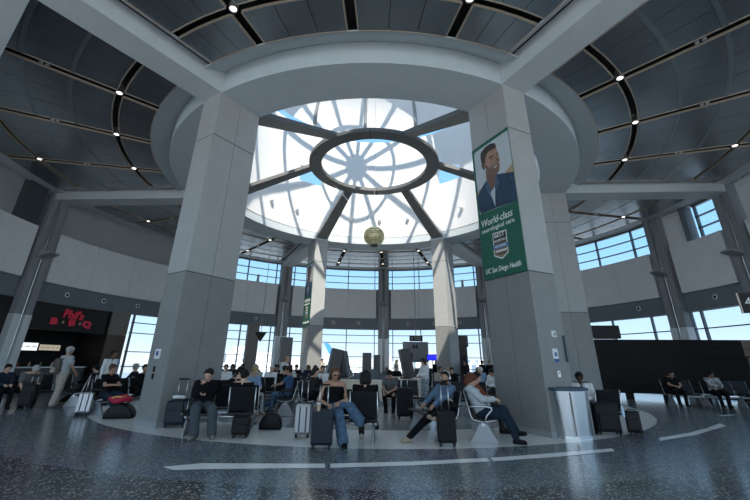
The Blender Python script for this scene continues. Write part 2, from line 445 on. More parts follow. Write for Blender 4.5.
for z in (0, 0.45):
    for j in range(NA): p = pol(RI, 360*j/NA, z); vs.append((p[0]-CX, p[1]-CY, z))
cl.add(vs, [(j, (j+1) % NA, NA+(j+1) % NA, NA+j) for j in range(NA)]); cl.build('clear_glass_band', GLASS, dm)
for k in range(12):
    pts = []
    for i in range(NR+1):
        p = dome(max(rows[i], 0.01), 30*k+9); pts.append((p[0]-CX, p[1]-CY, p[2]-ZT+0.24))
    MB().tube(pts, 0.16, 8).build('rib', M_POST, dm, smooth='all')
for rr in (3.0, 5.6, 7.4):
    MB().tube([(p[0]-CX, p[1]-CY, p[2]-ZT+0.24) for p in (dome(rr, 360*j/48) for j in range(48))], 0.13, 8, closed=True).build('hoop', M_POST, dm, smooth='all')
MB().lathe([(0, 0), (0.85, -0.05), (0.85, 0.15), (0, 0.3)], (0, 0, 0.45+RISE+0.05), 24).build('hub', M_POST, dm, smooth=True)

ZR, RR0, RR1 = 11.59, 2.911, 3.577
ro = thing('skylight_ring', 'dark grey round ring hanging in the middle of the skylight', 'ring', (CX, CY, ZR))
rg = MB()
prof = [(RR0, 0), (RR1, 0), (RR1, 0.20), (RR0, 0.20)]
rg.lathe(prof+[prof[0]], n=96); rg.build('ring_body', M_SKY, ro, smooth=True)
for k in range(6):
    a = ang(30+60*k); sm = MB()
    sm.box(((RR0+RR1)/2*math.cos(a), (RR0+RR1)/2*math.sin(a), 0.1), (RR1-RR0+0.01, 0.025, 0.203), a)
    sm.build('joint', M_SEAM, ro)
RBL = {240: 'dark skylight spoke from the wide left column to the hanging ring', 300: 'dark skylight spoke from the banner column to the hanging ring',
       180: 'dark skylight spoke on the left side of the hanging ring', 0: 'dark skylight spoke on the right side of the hanging ring',
       120: 'dark skylight spoke behind the globe going down left', 60: 'dark skylight spoke behind the globe going down right'}
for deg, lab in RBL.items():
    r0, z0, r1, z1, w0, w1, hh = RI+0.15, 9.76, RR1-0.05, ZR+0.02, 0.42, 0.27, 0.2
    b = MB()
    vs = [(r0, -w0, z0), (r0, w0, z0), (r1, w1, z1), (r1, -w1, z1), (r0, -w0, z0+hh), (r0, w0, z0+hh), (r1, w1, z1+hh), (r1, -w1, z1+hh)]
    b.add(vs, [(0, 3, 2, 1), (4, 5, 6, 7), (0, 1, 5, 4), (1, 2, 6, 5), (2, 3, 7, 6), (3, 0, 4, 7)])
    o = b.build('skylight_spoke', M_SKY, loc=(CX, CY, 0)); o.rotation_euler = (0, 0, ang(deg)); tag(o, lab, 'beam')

# little white lamps on the drum wall
proto = None
for k, deg in enumerate(range(15, 180, 15)):
    if deg in (60, 120): continue
    nm = {15: 'far right', 30: 'second from the right', 45: 'third from the right', 75: 'right of the globe', 90: 'just above the globe', 105: 'left of the globe',
          135: 'above the left rear opening', 150: 'near the left column', 165: 'far left'}[deg]
    lab = 'small white ball lamp on the skylight drum wall, %s' % nm
    p = pol(RI-0.14, deg, 11.57)
    if proto is None:
        t = thing('wall_lamp', lab, 'lamp', p, ang(deg), 'ball lamps on the drum wall')
        MB().ball((0, 0, 0), 0.14, 14).build('globe', M_WHITE, t, smooth='all')
        MB().lathe([(0.075, -0.02), (0.085, 0.02), (0.05, 0.03), (0, 0.03)], (0, 0, -0.15), 14).build('collar', M_RIM, t)
        MB().tube([(0.05, 0, 0), (0.15, 0, 0)], 0.03, 8).build('bracket', M_RIM, t)
        proto = t
    else: dup(proto, lab, p, ang(deg))

# hanging globe
M_BRASS = mat('brass_mesh', (1.0, 0.74, 0.42), 0.35, 0.4, 0.35, 9, 0.4)
gl = thing('hanging_globe', 'brass coloured ball sculpture hanging on thin cables below the skylight', 'sculpture', (0.09, 18.43, 7.6))
MB().ball((0, 0, 0), 0.52, 28).build('ball', M_BRASS, gl, smooth='all')
bnd = MB()
for z in (-0.32, -0.22, -0.1, 0.02, 0.14, 0.28):
    r = math.sqrt(0.535**2-z*z); bnd.tube([(r*math.cos(2*PI*j/28), r*math.sin(2*PI*j/28), z) for j in range(28)], 0.012, 6, closed=True)
bnd.build('band', mat('dark_brass', (0.50, 0.36, 0.2), 0.4, 0.6), gl, smooth='all')
MB().lathe([(0.0, -0.55), (0.2, -0.54), (0.2, -0.47), (0, -0.47)], n=20).build('lower_cap', M_BLACK, gl)
MB().tube([(0, 0, 0.5), (0, 0, 18.7)], 0.012, 6).build('cable', M_POST, gl)
pr = pol(RR1-0.3, 141, ZR); MB().tube([(-0.1, 0, 0.48), (pr[0]-0.09, pr[1]-18.43, ZR-7.6)], 0.012, 6).build('cable', M_RIM, gl)

# ================================================================== outer wall of the rotunda
POSTS = [0, 15, 60, 90, 120, 150, 180]
PN = {0: 'right, at the end of the right beam', 15: 'right, between two clerestory windows', 60: 'rear right beside the banner', 90: 'rear centre behind the globe',
      120: 'rear left behind the distant column', 150: 'left, just behind the wide left column', 180: 'left, next to the barbecue counter'}
WB = 17.95
for d in POSTS:
    t = thing('wall_post', 'tall grey steel wall post standing %s' % PN[d], 'post', pol(17.82, d, 0), ang(d))      # local x outwards
    for s in (-1, 1):
        MB().box((0.16, s*0.30, (3.55+ZC)/2), (0.55, 0.36, ZC-3.55)).build('flange', M_POST, t)
        MB().box((0.16, s*0.305, 1.775), (0.60, 0.38, 3.55)).build('base_cladding', M_POSTL, t)
    MB().box((0.30, 0, ZC/2), (0.12, 0.25, ZC)).build('web', M_DARK, t)
    for s in (-0.055, 0.055): MB().tube([(0.0, s, 0.02), (0.0, s, ZC-0.05)], 0.035, 10).build('steel_rod', M_CHROME, t, smooth=True)
    b = MB(); b.side([(-0.75, 6.70), (-0.1, 6.50), (-0.1, 6.86), (-0.75, 6.78)], -0.30, 0.30)
    # turn so the wedge points inwards (local -x)
    b.v = [(y, x, z) for x, y, z in b.v]
    b.build('uplight', M_POST, t)

def span(a0, a1):            # angular intervals between posts with a margin
    return a0+2.3, a1-2.3
bays = [(-25, 0), (0, 15), (15, 60), (60, 90), (90, 120), (120, 150), (150, 180), (180, 205)]
par = {}; wi = 0
fas = MB(); fas.arc(18.0, 18.35, 4.45, 5.37, -30, 210, 2.5); fas.arc(17.98, 18.4, 4.36, 4.47, -30, 210, 2.5)
struct(fas.build('wall_fascia', M_FASC, smooth=True), 'dark grey fascia band under the parapet panels', 'wall')
ups = MB(); ups.arc(18.15, 18.4, 8.0, ZC+0.1, 150.9, 210, 2.5)
pb = MB(); pb.arc(17.75, 18.3, 8.06, ZC+0.05, 182.9, 186.6, 1)
struct(pb.build('trim_10', mat('pier_dark', (0.06, 0.07, 0.08), 0.6)), 'dark pier block behind the left post', 'trim')
struct(ups.build('wall_left', M_WALL, smooth=True), 'plain grey upper wall on the left', 'wall')
sk = MB(); sk.arc(18.2, 18.6, 5.3, 8.0, -30, 210, 2.5)
struct(sk.build('wall_back', M_FASC, smooth=True), 'dark recess behind the parapet panels', 'wall')
for i, (a0, a1) in enumerate(bays):
    s0, s1 = span(a0, a1); nm = 'wall_parapet'
    mb = MB(); n = max(1, int(round((s1-s0)/7.7)))
    for k in range(n):
        q0 = s0+(s1-s0)*k/n; q1 = s0+(s1-s0)*(k+1)/n
        mb.arc(17.80, 18.45, 5.37, 8.05, q0+(0.03 if k else 0), q1-(0.03 if k < n-1 else 0), 2.6)
    struct(mb.build(nm, M_PARA), 'pale parapet panels high on the rotunda wall', 'wall')
def win(a0, a1, z0, z1, hz, R=18.3, label='window'):
    global wi
    wi += 1; fr = MB(); n = max(2, int(round((a1-a0)/8.2)))
    A = [a0+1.5] + [((a0+a1)/2 + ((k-(n-1)/2))*8.2) for k in range(n)] + [a1-1.5]
    for a in A: fr.arc(R-0.09, R+0.09, z0, z1, a-0.11, a+0.11, 1)
    for z in hz: fr.arc(R-0.08, R+0.08, z-0.026, z+0.026, a0+1.2, a1-1.2, 2.5)
    for z in (z0+0.04, z1-0.04): fr.arc(R-0.1, R+0.1, z-0.05, z+0.05, a0+1.2, a1-1.2, 2.5)
    o = struct(fr.build('window_%d' % wi, M_MULL), label, 'window')
    gp = MB(); gp.shell(R, z0, z1, a0+1.2, a1-1.2, 2.5); gp.build('pane', GLASS, o)
rw = MB(); rw.arc(18.1, 18.35, 8.0, ZC+0.1, 9.2, 13.4, 1.5); rw.arc(18.1, 18.35, 8.0, ZC+0.1, -12, -1.8, 2)
struct(rw.build('wall_right', M_PARA, smooth=True), 'pale upper wall strips beside the right posts', 'wall')
rw = MB(); rw.arc(17.9, 18.4, 8.0, ZC+0.1, 8.1, 9.15, 1)
struct(rw.build('trim_8', M_FASC), 'dark window jamb beside the right post', 'trim')
for a0, a1 in ((-28, -12), (0.5, 8.6), (15, 60), (60, 90), (90, 120), (120, 150)):
    win(a0, a1, 8.05, 10.08, (8.72, 9.38), label='high clerestory window above the parapet')
for a0, a1 in ((-25, 0), (0, 15), (15, 60), (60, 90), (90, 120), (120, 150), (150, 158.5)):
    win(a0, a1, 0.0, 4.45, (1.98, 3.45) if a1 <= 60 else (1.05, 1.98, 3.18, 3.85), label='tall ground floor window with grey mullions')

# round air nozzles on the fascia
proto = None; kn = 0
ord_ = lambda k: ['first', 'second', 'third', 'fourth', 'fifth', 'sixth', 'seventh', 'eighth', 'ninth', 'tenth', 'eleventh', 'twelfth', 'thirteenth', 'fourteenth', 'fifteenth', 'sixteenth', 'seventeenth', 'eighteenth', 'nineteenth', 'twentieth', 'twenty-first'][k]
for a0, a1 in ((0, 30), (30, 60), (60, 90), (90, 120), (120, 150), (150, 180)):
    for f in (7.5, 15, 22.5):
        if (a0, f) == (0, 15): continue
        a = a1-f; p = pol(17.99, a, 4.92)
        lab = 'round white air nozzle on the dark fascia, %s counting from the right' % ord_(kn); kn += 1
        if proto is None:
            t = thing('air_nozzle', lab, 'air nozzle', p, ang(a), 'round air nozzles along the fascia')
            b = MB(); b.lathe([(0.13, 0), (0.145, 0.03), (0.095, 0.05), (0.095, 0.0)], n=20); b.v = [(-z, x, y) for x, y, z in b.v]
            b.build('collar', M_WHITE, t, smooth=True)
            b = MB(); b.lathe([(0, 0.0), (0.092, 0.0), (0.092, 0.02), (0, 0.045)], n=20); b.v = [(-z, x, y) for x, y, z in b.v]
            b.build('throat', M_BLACK, t, smooth=True)
            proto = t
        else: dup(proto, lab, p, ang(a))

# soffit of the neighbouring concourse (upper left corner)
b = MB(); p0 = Vector((-7.2, 5.66)); d = Vector((-0.793, 0.609)); nrm = Vector((-0.609, -0.793))
q = [p0, p0+d*9, p0+d*9+nrm*6, p0+nrm*6]
b.prism([tuple(v) for v in q], 9.7, 10.4)
struct(b.build('ceiling', M_BEAM), 'pale lower soffit in the upper left corner', 'ceiling')

# concourse shell behind the photographer
b = MB(); b.arc(RO-0.02, 18.7, ZC+0.5, ZC+0.7, 0, 360, 3); b.arc(18.1, 18.5, ZC-0.02, ZC+0.5, -30, 210, 3)
struct(b.build('ceiling', M_BEAM), 'roof slab over the rotunda ring', 'ceiling')
b = MB(); b.box((0, -1.5, ZC+0.55), (60, 15, 0.3))
struct(b.build('ceiling', M_BEAM), 'concourse ceiling behind the camera', 'ceiling')
b = MB(); b.box((0, -4.2, 0.004), (60, 9.4, 0.008))  # unseen pale sheet, added to bounce sunlight up to ceiling and ring
struct(b.build('floor', mat('bounce_pale', (0.48, 0.47, 0.45), 0.9)), 'unseen pale bounce sheet added on the concourse floor behind the camera', 'floor')
wi += 1; b = MB()
for k in range(21): b.box((-30+3*k, -9, 5.1), (0.14, 0.16, 10.2))
for z in (0.1, 3.3, 6.6, 10.1): b.box((0, -9, z), (60, 0.14, 0.12))
o = struct(b.build('window_%d' % wi, M_MULL), 'tall glass wall of the concourse behind the camera', 'window')
b = MB(); b.add([(-30, -9, 0), (30, -9, 0), (30, -9, 10.2), (-30, -9, 10.2)], [(0, 1, 2, 3)]); b.build('pane', GLASS, o)
# ================================================================== banners
M_GREEN = mat('banner_green', (0.012, 0.115, 0.072), 0.55, 0, 0.05, 3)
M_PBG = mat('banner_photo_grey', (0.50, 0.56, 0.60), 0.55)
M_TXT = mat('banner_white', (0.85, 0.87, 0.86), 0.5)
M_SKINP = mat('print_skin', (0.36, 0.22, 0.16), 0.6, 0, 0.12, 3)
M_SKIND = mat('print_skin_shade', (0.17, 0.10, 0.075), 0.6, 0, 0.1, 4)
M_HAIRP = mat('print_hair', (0.045, 0.036, 0.032), 0.6, 0, 0.3, 8)
M_DENIM = mat('print_denim', (0.022, 0.05, 0.095), 0.6, 0, 0.45, 5, stretch=(6, 1, 1))
M_NAVY = mat('print_navy', (0.02, 0.035, 0.10), 0.6)
M_TAN = mat('print_tan', (0.42, 0.30, 0.18), 0.6)
def banner(loc, rz, label):
    t = thing('banner', label, 'banner', loc, rz)
    MB().box((0, -0.02, 5.92), (1.575, 0.02, 4.345)).build('cloth', M_GREEN, t)
    def flat(name, poly, m, lay, par=t):
        if sum(poly[i-1][0]*poly[i][1]-poly[i][0]*poly[i-1][1] for i in range(len(poly))) < 0: poly = poly[::-1]
        return MB().plate(poly, -0.031-0.004*lay, -0.029).build(name, m, par)
    pic = flat('photo_panel', [(-0.70, 5.80), (0.787, 5.70), (0.787, 7.99), (-0.60, 7.97), (-0.68, 7.93), (-0.70, 7.84)], M_PBG, 0)
    flat('background_blur', [(-0.70, 6.53), (-0.55, 6.63), (-0.4, 6.5), (-0.70, 6.2)], M_TAN, 1, pic)
    flat('background_blur', [(0.5, 6.72), (0.787, 6.86), (0.787, 6.5), (0.5, 6.5)], M_TAN, 1, pic)
    flat('neck', [(-0.25, 7.15), (0.0, 6.84), (0.16, 6.84), (0.08, 6.55), (-0.08, 6.25), (-0.26, 6.5)], M_SKIND, 2, pic)
    flat('shirt', [(-0.26, 6.62), (-0.12, 6.34), (0.02, 6.42), (0.09, 6.62), (0.1, 6.2), (0.0, 5.85), (-0.2, 5.87), (-0.3, 6.3)], M_PBG, 3, pic)
    flat('jacket', [(-0.69, 6.42), (-0.5, 6.60), (-0.29, 6.76), (-0.22, 6.5), (-0.1, 6.1), (-0.02, 5.77), (-0.64, 5.80), (-0.69, 5.95)], M_DENIM, 4, pic)
    flat('jacket', [(0.10, 6.62), (0.19, 6.78), (0.39, 6.72), (0.787, 6.58), (0.787, 5.70), (-0.02, 5.77), (0.03, 6.2)], M_DENIM, 4, pic)
    flat('collar', [(-0.30, 6.78), (-0.22, 6.72), (-0.10, 6.36), (-0.20, 6.22), (-0.30, 6.5)], mat('print_denim_light', (0.06, 0.11, 0.18), 0.6), 5, pic)
    flat('collar', [(0.11, 6.68), (0.19, 6.80), (0.24, 6.5), (0.08, 6.28), (0.04, 6.42)], MATS['print_denim_light'], 5, pic)
    flat('ear', [(-0.40, 7.37), (-0.36, 7.41), (-0.28, 7.40), (-0.27, 7.22), (-0.32, 7.17), (-0.38, 7.26)], M_SKIND, 5, pic)
    flat('face', [(-0.23, 7.55), (-0.07, 7.70), (0.16, 7.69), (0.26, 7.66), (0.315, 7.48), (0.325, 7.36), (0.36, 7.22), (0.33, 7.15), (0.335, 7.05), (0.29, 6.88), (0.15, 6.79), (0.0, 6.83), (-0.17, 7.03), (-0.28, 7.30)], M_SKINP, 4, pic)
    flat('beard', [(-0.28, 7.33), (-0.2, 7.3), (-0.1, 7.12), (0.06, 7.13), (0.27, 7.13), (0.32, 7.05), (0.285, 6.87), (0.145, 6.785), (0.0, 6.825), (-0.17, 7.02)], mat('print_beard', (0.17, 0.115, 0.09), 0.6), 5, pic)
    flat('smile', [(0.09, 7.06), (0.24, 7.075), (0.21, 7.02), (0.13, 7.015)], mat('print_teeth', (0.55, 0.5, 0.47), 0.6), 6, pic)
    flat('hair', [(-0.40, 7.62), (-0.37, 7.80), (-0.17, 7.90), (0.07, 7.91), (0.25, 7.83), (0.275, 7.66), (0.16, 7.665), (-0.07, 7.69), (-0.19, 7.56), (-0.24, 7.36), (-0.36, 7.34)], M_HAIRP, 6, pic)
    flat('eyebrow', [(-0.06, 7.465), (0.05, 7.49), (0.165, 7.455), (0.16, 7.42), (0.05, 7.45), (-0.05, 7.43)], M_HAIRP, 6, pic)
    flat('eyebrow', [(0.24, 7.46), (0.32, 7.455), (0.325, 7.43), (0.245, 7.43)], M_HAIRP, 6, pic)
    flat('eye', [(0.0, 7.385), (0.07, 7.405), (0.14, 7.38), (0.07, 7.36)], M_HAIRP, 6, pic)
    flat('eye', [(0.25, 7.385), (0.29, 7.395), (0.315, 7.38), (0.29, 7.37)], M_HAIRP, 6, pic)
    flat('nose', [(0.20, 7.36), (0.24, 7.37), (0.34, 7.19), (0.30, 7.15), (0.22, 7.16), (0.25, 7.22)], M_SKIND, 5, pic)
    text('headline', 'World-class', 0.32, M_TXT, t, (-0.07, -0.032, 5.44), shear=0.22, sx=0.80)
    text('subline_word', 'neurological', 0.19, M_TXT, t, (-0.70, -0.032, 5.21), sx=0.98, align='LEFT')
    text('subline_word', 'care', 0.19, M_TXT, t, (0.60, -0.032, 5.21), sx=0.98, align='RIGHT')
    text('logotype', 'UC San Diego Health', 0.21, M_TXT, t, (-0.03, -0.032, 3.98), shear=0.12, sx=0.72)
    bd = flat('badge', [(-0.27, 5.05), (0.26, 5.02), (0.25, 4.36), (-0.01, 4.23), (-0.29, 4.37)], M_TXT, 0)
    flat('badge_field', [(-0.245, 5.02), (0.235, 4.995), (0.225, 4.375), (-0.01, 4.265), (-0.265, 4.39)], mat('badge_tan', (0.25, 0.19, 0.13), 0.6), 1, bd)
    flat('badge_plate', [(-0.24, 5.015), (0.23, 4.99), (0.23, 4.69), (-0.245, 4.71)], mat('badge_black', (0.03, 0.03, 0.03), 0.6), 2, bd)
    flat('ribbon', [(-0.30, 4.68), (0.30, 4.655), (0.29, 4.54), (-0.31, 4.555)], mat('badge_blue', (0.06, 0.17, 0.36), 0.6), 2, bd)
    text('badge_line', 'BEST', 0.16, M_TXT, bd, (-0.005, -0.042, 4.925), sx=1.15)
    text('badge_line', 'HOSPITALS', 0.105, M_TXT, bd, (-0.005, -0.042, 4.77), sx=0.85)
    text('badge_line', 'NATIONAL', 0.09, M_TXT, bd, (-0.005, -0.042, 4.61), sx=1.0)
    flat('badge_bar', [(-0.2, 4.50), (0.2, 4.49), (0.2, 4.45), (-0.2, 4.46)], M_TXT, 2, bd)
    flat('badge_bar', [(-0.17, 4.41), (0.17, 4.40), (0.15, 4.37), (-0.16, 4.375)], MATS['badge_black'], 2, bd)
    return t
def colpt(deg, x, y):
    a = ang(deg); bx, by, _ = pol((RI+RO)/2, deg); return (bx+x*math.cos(a)-y*math.sin(a), by+x*math.sin(a)+y*math.cos(a), 0)
bn1 = banner(colpt(300, 0, -CW/2), ang(300), 'large green banner with smiling man portrait on the front right column')
bn2 = dup(bn1, 'narrow looking green banner on the far left column, seen edge on', colpt(120, 0, CW/2), ang(120)+PI)

# ------------------------------------------------------------------ small fittings on the two front columns
M_SIGNW = mat('sign_white', (0.72, 0.74, 0.75), 0.5)
M_SIGNB = mat('sign_blue', (0.03, 0.10, 0.30), 0.5)
def outface(deg, y): return colpt(deg, (RO-RI)/2, y)
def wallbox(name, lab, cat, deg, y, z, w, h, m, dep=0.03):
    t = thing(name, lab, cat, (*outface(deg, y)[:2], z), ang(deg)-PI/2+PI)       # local -y is outwards
    MB().box((0, -dep/2, 0), (w, dep, h)).build('plate', m, t, bevel=0.004); return t
# local x of these runs to the viewer's right
t = wallbox('fire_alarm', 'small white square alarm box highest on the banner column', 'alarm', 300, 0.06, 2.21, 0.15, 0.15, M_SIGNW, 0.05)
MB().box((0.01, -0.055, 0), (0.07, 0.012, 0.07)).build('lens', mat('lens_grey', (0.3, 0.32, 0.34), 0.3), t)
t = wallbox('notice_sign', 'small white notice with blue foot on the banner column above the bin', 'sign', 300, 0.02, 1.72, 0.17, 0.30, M_SIGNW)
MB().box((0, -0.033, -0.115), (0.17, 0.008, 0.07)).build('footer', M_SIGNB, t)
MB().box((0, -0.033, 0.02), (0.07, 0.008, 0.09)).build('pictogram', M_SIGNB, t)
t = wallbox('card_reader', 'little steel wall socket below the notice on the banner column', 'socket', 300, 0.03, 1.30, 0.10, 0.14, M_RIM, 0.04)
MB().box((0, -0.045, 0.02), (0.03, 0.012, 0.03)).build('slot', M_BLACK, t)
t = wallbox('grab_rail', 'dark upright bar fixed on the banner column beside the notice', 'rail', 300, 0.42, 1.88, 0.06, 0.62, M_MULL, 0.06)
t = wallbox('notice_sign', 'small white notice with blue symbol on the wide left column', 'sign', 240, -0.05, 1.64, 0.24, 0.24, M_SIGNW)
MB().box((0, -0.033, 0.01), (0.10, 0.008, 0.11)).build('pictogram', M_SIGNB, t)
t = wallbox('wall_socket', 'upper black slot plate on the wide left column', 'socket', 240, -0.08, 1.28, 0.06, 0.13, M_BLACK)
t = wallbox('wall_socket', 'lower black slot plate on the wide left column', 'socket', 240, -0.08, 1.11, 0.06, 0.13, M_BLACK)

# ================================================================== barbecue counter on the left
M_SHOP = mat('shop_black', (0.010, 0.010, 0.011), 0.55)
M_RED = mat('sign_red', (0.22, 0.015, 0.03), 0.5, emit=(0.55, 0.02, 0.06), estr=0.10)
M_MENU = mat('menu_glow', (0.8, 0.8, 0.78), 0.5, emit=(0.85, 0.88, 0.88), estr=0.55)
M_COUNT = mat('counter_dark', (0.05, 0.05, 0.05), 0.3)
sh = MB(); sh.arc(20.8, 21.0, 0, 4.45, 161, 206, 2.5); sh.arc(18.42, 21.0, 4.40, 4.6, 161, 206, 2.5)
sh.arc(18.0, 21.0, 0, 4.45, 162.4, 162.7, 1); sh.arc(18.02, 18.3, 2.95, 4.35, 163, 178, 2.5); sh.arc(18.02, 18.3, 0, 4.35, 181.5, 206, 2.5)
struct(sh.build('wall_counter', M_SHOP), 'black recess of the food counter', 'wall')
bw = MB(); bw.arc(17.95, 18.3, 0, 2.94, 158.5, 162.5, 2)
struct(bw.build('wall_brown', mat('brown_panel', (0.11, 0.075, 0.055), 0.55, 0, 0.15, 4, stretch=(1, 1, 0.3))), 'brown wood wall panel beside the counter', 'wall')
bw = MB(); bw.arc(17.95, 18.3, 2.96, 4.45, 158.5, 162.5, 2)
struct(bw.build('wall_tan', mat('tan_panel', (0.22, 0.19, 0.17), 0.55, 0, 0.1, 4)), 'taupe wall panel above the brown one', 'wall')
def onwall(r, a, z): return pol(r, a, z), ang(a)-PI/2          # local +x to the viewer's right, local -y towards the hall
p, rz = onwall(17.99, 170.4, 3.3)
t = thing('shop_sign', 'red lettered barbecue sign on the black counter front', 'sign', p, rz)
text('script_line', "Phil's", 0.62, M_RED, t, (0.08, -0.03, 0.56), (PI/2, 0.05, 0), 0.02, 0.12, sx=1.0, bold=0.018)
for ch, x in (('B', -0.95), ('B', 0.10), ('Q', 1.05)):
    text('letter', ch, 0.46, M_RED, t, (x, -0.03, 0.12), (PI/2, 0, 0), 0.02, 0, sx=1.55, bold=0.022)
for x in (-0.42, 0.6):
    MB().box((x, -0.03, 0.12), (0.11, 0.03, 0.11), M=Matrix.Rotation(0.78, 3, 'Y')).build('dot', M_TRIM, t)
p, rz = onwall(18.35, 170.4, 0)
t = thing('service_counter', 'dark service counter of the food stand under the menu boards', 'counter', p, rz)
MB().box((0, 0.35, 0.5), (4.2, 0.6, 1.0)).build('front', M_COUNT, t); MB().box((0, 0.33, 1.03), (4.3, 0.72, 0.05)).build('worktop', M_BRUSH, t)
for a, z, w, h, lab in ((175.6, 2.06, 0.75, 0.48, 'small lit white menu board above the food counter on the left'), (171.3, 2.12, 1.5, 0.42, 'wide lit white menu board behind the backpack man'),
                        (167.2, 2.1, 1.2, 0.32, 'dimmer cream menu board at the right end of the counter')):
    p, rz = onwall(20.4, a, z); t = thing('menu_board', lab, 'menu board', p, rz)
    MB().box((0, 0, 0), (w+0.06, 0.06, h+0.06)).build('frame', M_BLACK, t)
    MB().box((0, -0.035, 0), (w, 0.02, h)).build('panel', M_MENU if a > 170 else mat('menu_dim', (0.6, 0.5, 0.4), 0.5, emit=(0.8, 0.7, 0.55), estr=0.22), t)
    for k in range(4): MB().box((-w/2+w*(k+0.5)/4, -0.047, 0.0), (w/4*0.7, 0.006, h*0.08)).build('menu_line', M_FASC, t)
BOTC = [(0.25, 0.05, 0.04), (0.45, 0.36, 0.2), (0.08, 0.14, 0.08), (0.5, 0.5, 0.5), (0.2, 0.12, 0.05), (0.06, 0.08, 0.14)]
BOTN = ['red', 'yellow', 'green', 'pale grey', 'brown', 'navy']
for k in range(6):
    p, rz = onwall(18.75, 175.2-k*1.9, 1.056)
    t = thing('bottle', '%s sauce bottle on the food counter' % BOTN[k], 'bottle', p, rz, 'bottles on the food counter')
    MB().lathe([(0, 0), (0.05, 0), (0.05, 0.16), (0.02, 0.22), (0.02, 0.25), (0, 0.25)], n=10).build('body', mat('bottle_%d' % k, BOTC[k], 0.3), t, smooth=True)
    MB().lathe([(0, 0.25), (0.023, 0.25), (0.023, 0.29), (0, 0.29)], n=10).build('cap', M_BLACK, t)

# ================================================================== dark screen wall on the right
A, B = Vector((10.9, 20.63)), Vector((21.5, 18.9)); dvec = B-A; Ls = dvec.length
t = MB(); n = 6
for k in range(n):
    t.box((Ls/2, 0.15, 0.24+(k+0.5)*2.54/n), (Ls, 0.3, 2.54/n-0.025))
t.box((Ls/2, 0.17, 1.5), (Ls, 0.24, 2.5))
for k in range(7): t.box((0.3+k*(Ls-0.6)/6, 0.16, 0.13), (0.3, 0.2, 0.26))
o = t.build('screen_wall', M_BLACKW, loc=(A.x, A.y, 0)); o.rotation_euler = (0, 0, math.atan2(dvec.y, dvec.x))
tag(o, 'long low black boarded screen wall on the right behind the seats', 'screen wall')
# hanging gate sign 41
t = thing('gate_sign', 'black gate sign with white number 41 on a pole at the right edge', 'sign', (11.86, 12.0, 3.42), math.radians(-36))
MB().box((0.5, 0.1, 0), (1.2, 0.16, 0.62)).build('case', M_BLACK, t, bevel=0.01)
MB().box((-0.115, 0.1, 0), (0.03, 0.17, 0.63)).build('edge', M_TRIM, t)
text('number', '41', 0.40, M_TXT, t, (0.17, 0.012, 0.0), sx=0.85); MB().tube([(0.95, 0.1, -0.3), (0.95, 0.1, -3.41)], 0.04, 8).build('pole', M_POST, t)

# ================================================================== middle of the hall: plinth with dark slabs
M_PLIN = mat('plinth_limestone', (0.78, 0.69, 0.57), 0.7, 0, 0.06, 3)
M_SLAB = mat('slab_graphite', (0.020, 0.022, 0.025), 0.35)
M_WEDGE = mat('wedge_bluegrey', (0.045, 0.065, 0.085), 0.25)
pl = thing('plinth', 'round beige stone plinth in the middle of the hall', 'plinth', (0.0, 18.4, 0))
MB().lathe([(0, 0), (2.32, 0), (2.32, 0.80), (2.36, 0.80), (2.36, 0.86), (0, 0.86)], n=48).build('drum', M_PLIN, pl, smooth=True)
MB().lathe([(2.30, 0), (2.335, 0), (2.335, 0.1), (2.30, 0.1)], n=48, cap=False).build('kick', M_POST, pl)
def slab(x, y, w, d, h, tilt, rz, lab, m=M_SLAB):
    t = thing('stone_slab', lab, 'sculpture', (x, y, 0.86), rz)
    M = Matrix.Rotation(tilt, 3, 'Y')
    MB().box((math.sin(tilt)*h/2, 0, math.cos(tilt)*h/2+abs(math.sin(tilt))*w/2), (w, d, h), M=M).build('slab', m, t, bevel=0.02)
    MB().box((0, 0, 0.012), (w*0.9, d*1.5, 0.024)).build('base_plate', M_POST, t); return t
slab(-1.62, 16.9, 0.50, 0.5, 1.12, 0.20, 0.25, 'leaning black slab on the plinth, leftmost of the pair')
slab(-1.02, 17.0, 0.36, 0.5, 1.04, -0.24, -0.3, 'black slab leaning left against its twin on the plinth')
slab(-0.16, 16.75, 0.36, 0.3, 1.02, 0.0, 0.1, 'upright dark slab in the middle of the plinth')
slab(0.26, 17.1, 0.26, 0.3, 0.95, 0.0, 0.1, 'narrow black slab right behind the upright one')
slab(1.66, 17.3, 0.42, 0.45, 1.2, -0.2, 0.2, 'tall black slab leaning left behind the white sweater woman')
t = thing('wedge', 'low blue grey glass wedge lying before the upright slab', 'sculpture', (0.0, 16.62, 0.86), 0.05)
b = MB(); b.plate([(-0.95, 0.0), (1.05, 0.0), (0.15, 0.36), (-0.2, 0.36)], -0.14, 0.14); b.build('body', M_WEDGE, t)
MB().box((0.05, 0, 0.375), (0.42, 0.3, 0.03)).build('cap', M_SLAB, t)

# ================================================================== rear gate area
t = thing('kiosk', 'tall dark brown cabinet beside the far right column', 'kiosk', (6.45, 28.6, 0), -0.2)
MB().box((0, 0, 1.3), (0.95, 0.7, 2.6)).build('cabinet', mat('kiosk_brown', (0.035, 0.028, 0.026), 0.5), t)
MB().box((0, 0, 3.0), (1.15, 0.9, 0.75)).build('crown', mat('kiosk_crown', (0.06, 0.052, 0.05), 0.5), t, bevel=0.05)
MB().box((0.2, -0.36, 1.5), (0.4, 0.03, 1.1)).build('screen', M_BLACK, t)
t = thing('gate_backdrop', 'grey gate backdrop panel with dark number 44', 'sign', (3.73, 33.0, 0), 0)
MB().box((0, 0.1, 2.36), (2.12, 0.12, 1.6)).build('panel', mat('backdrop_grey', (0.27, 0.29, 0.31), 0.5), t)
for x in (-1.0, 1.0): MB().box((x, 0.1, 0.8), (0.09, 0.1, 1.6)).build('post', M_POST, t)
text('number', '44', 0.5, M_BLACK, t, (-0.05, 0.03, 2.75), sx=1.0, bold=0.02)
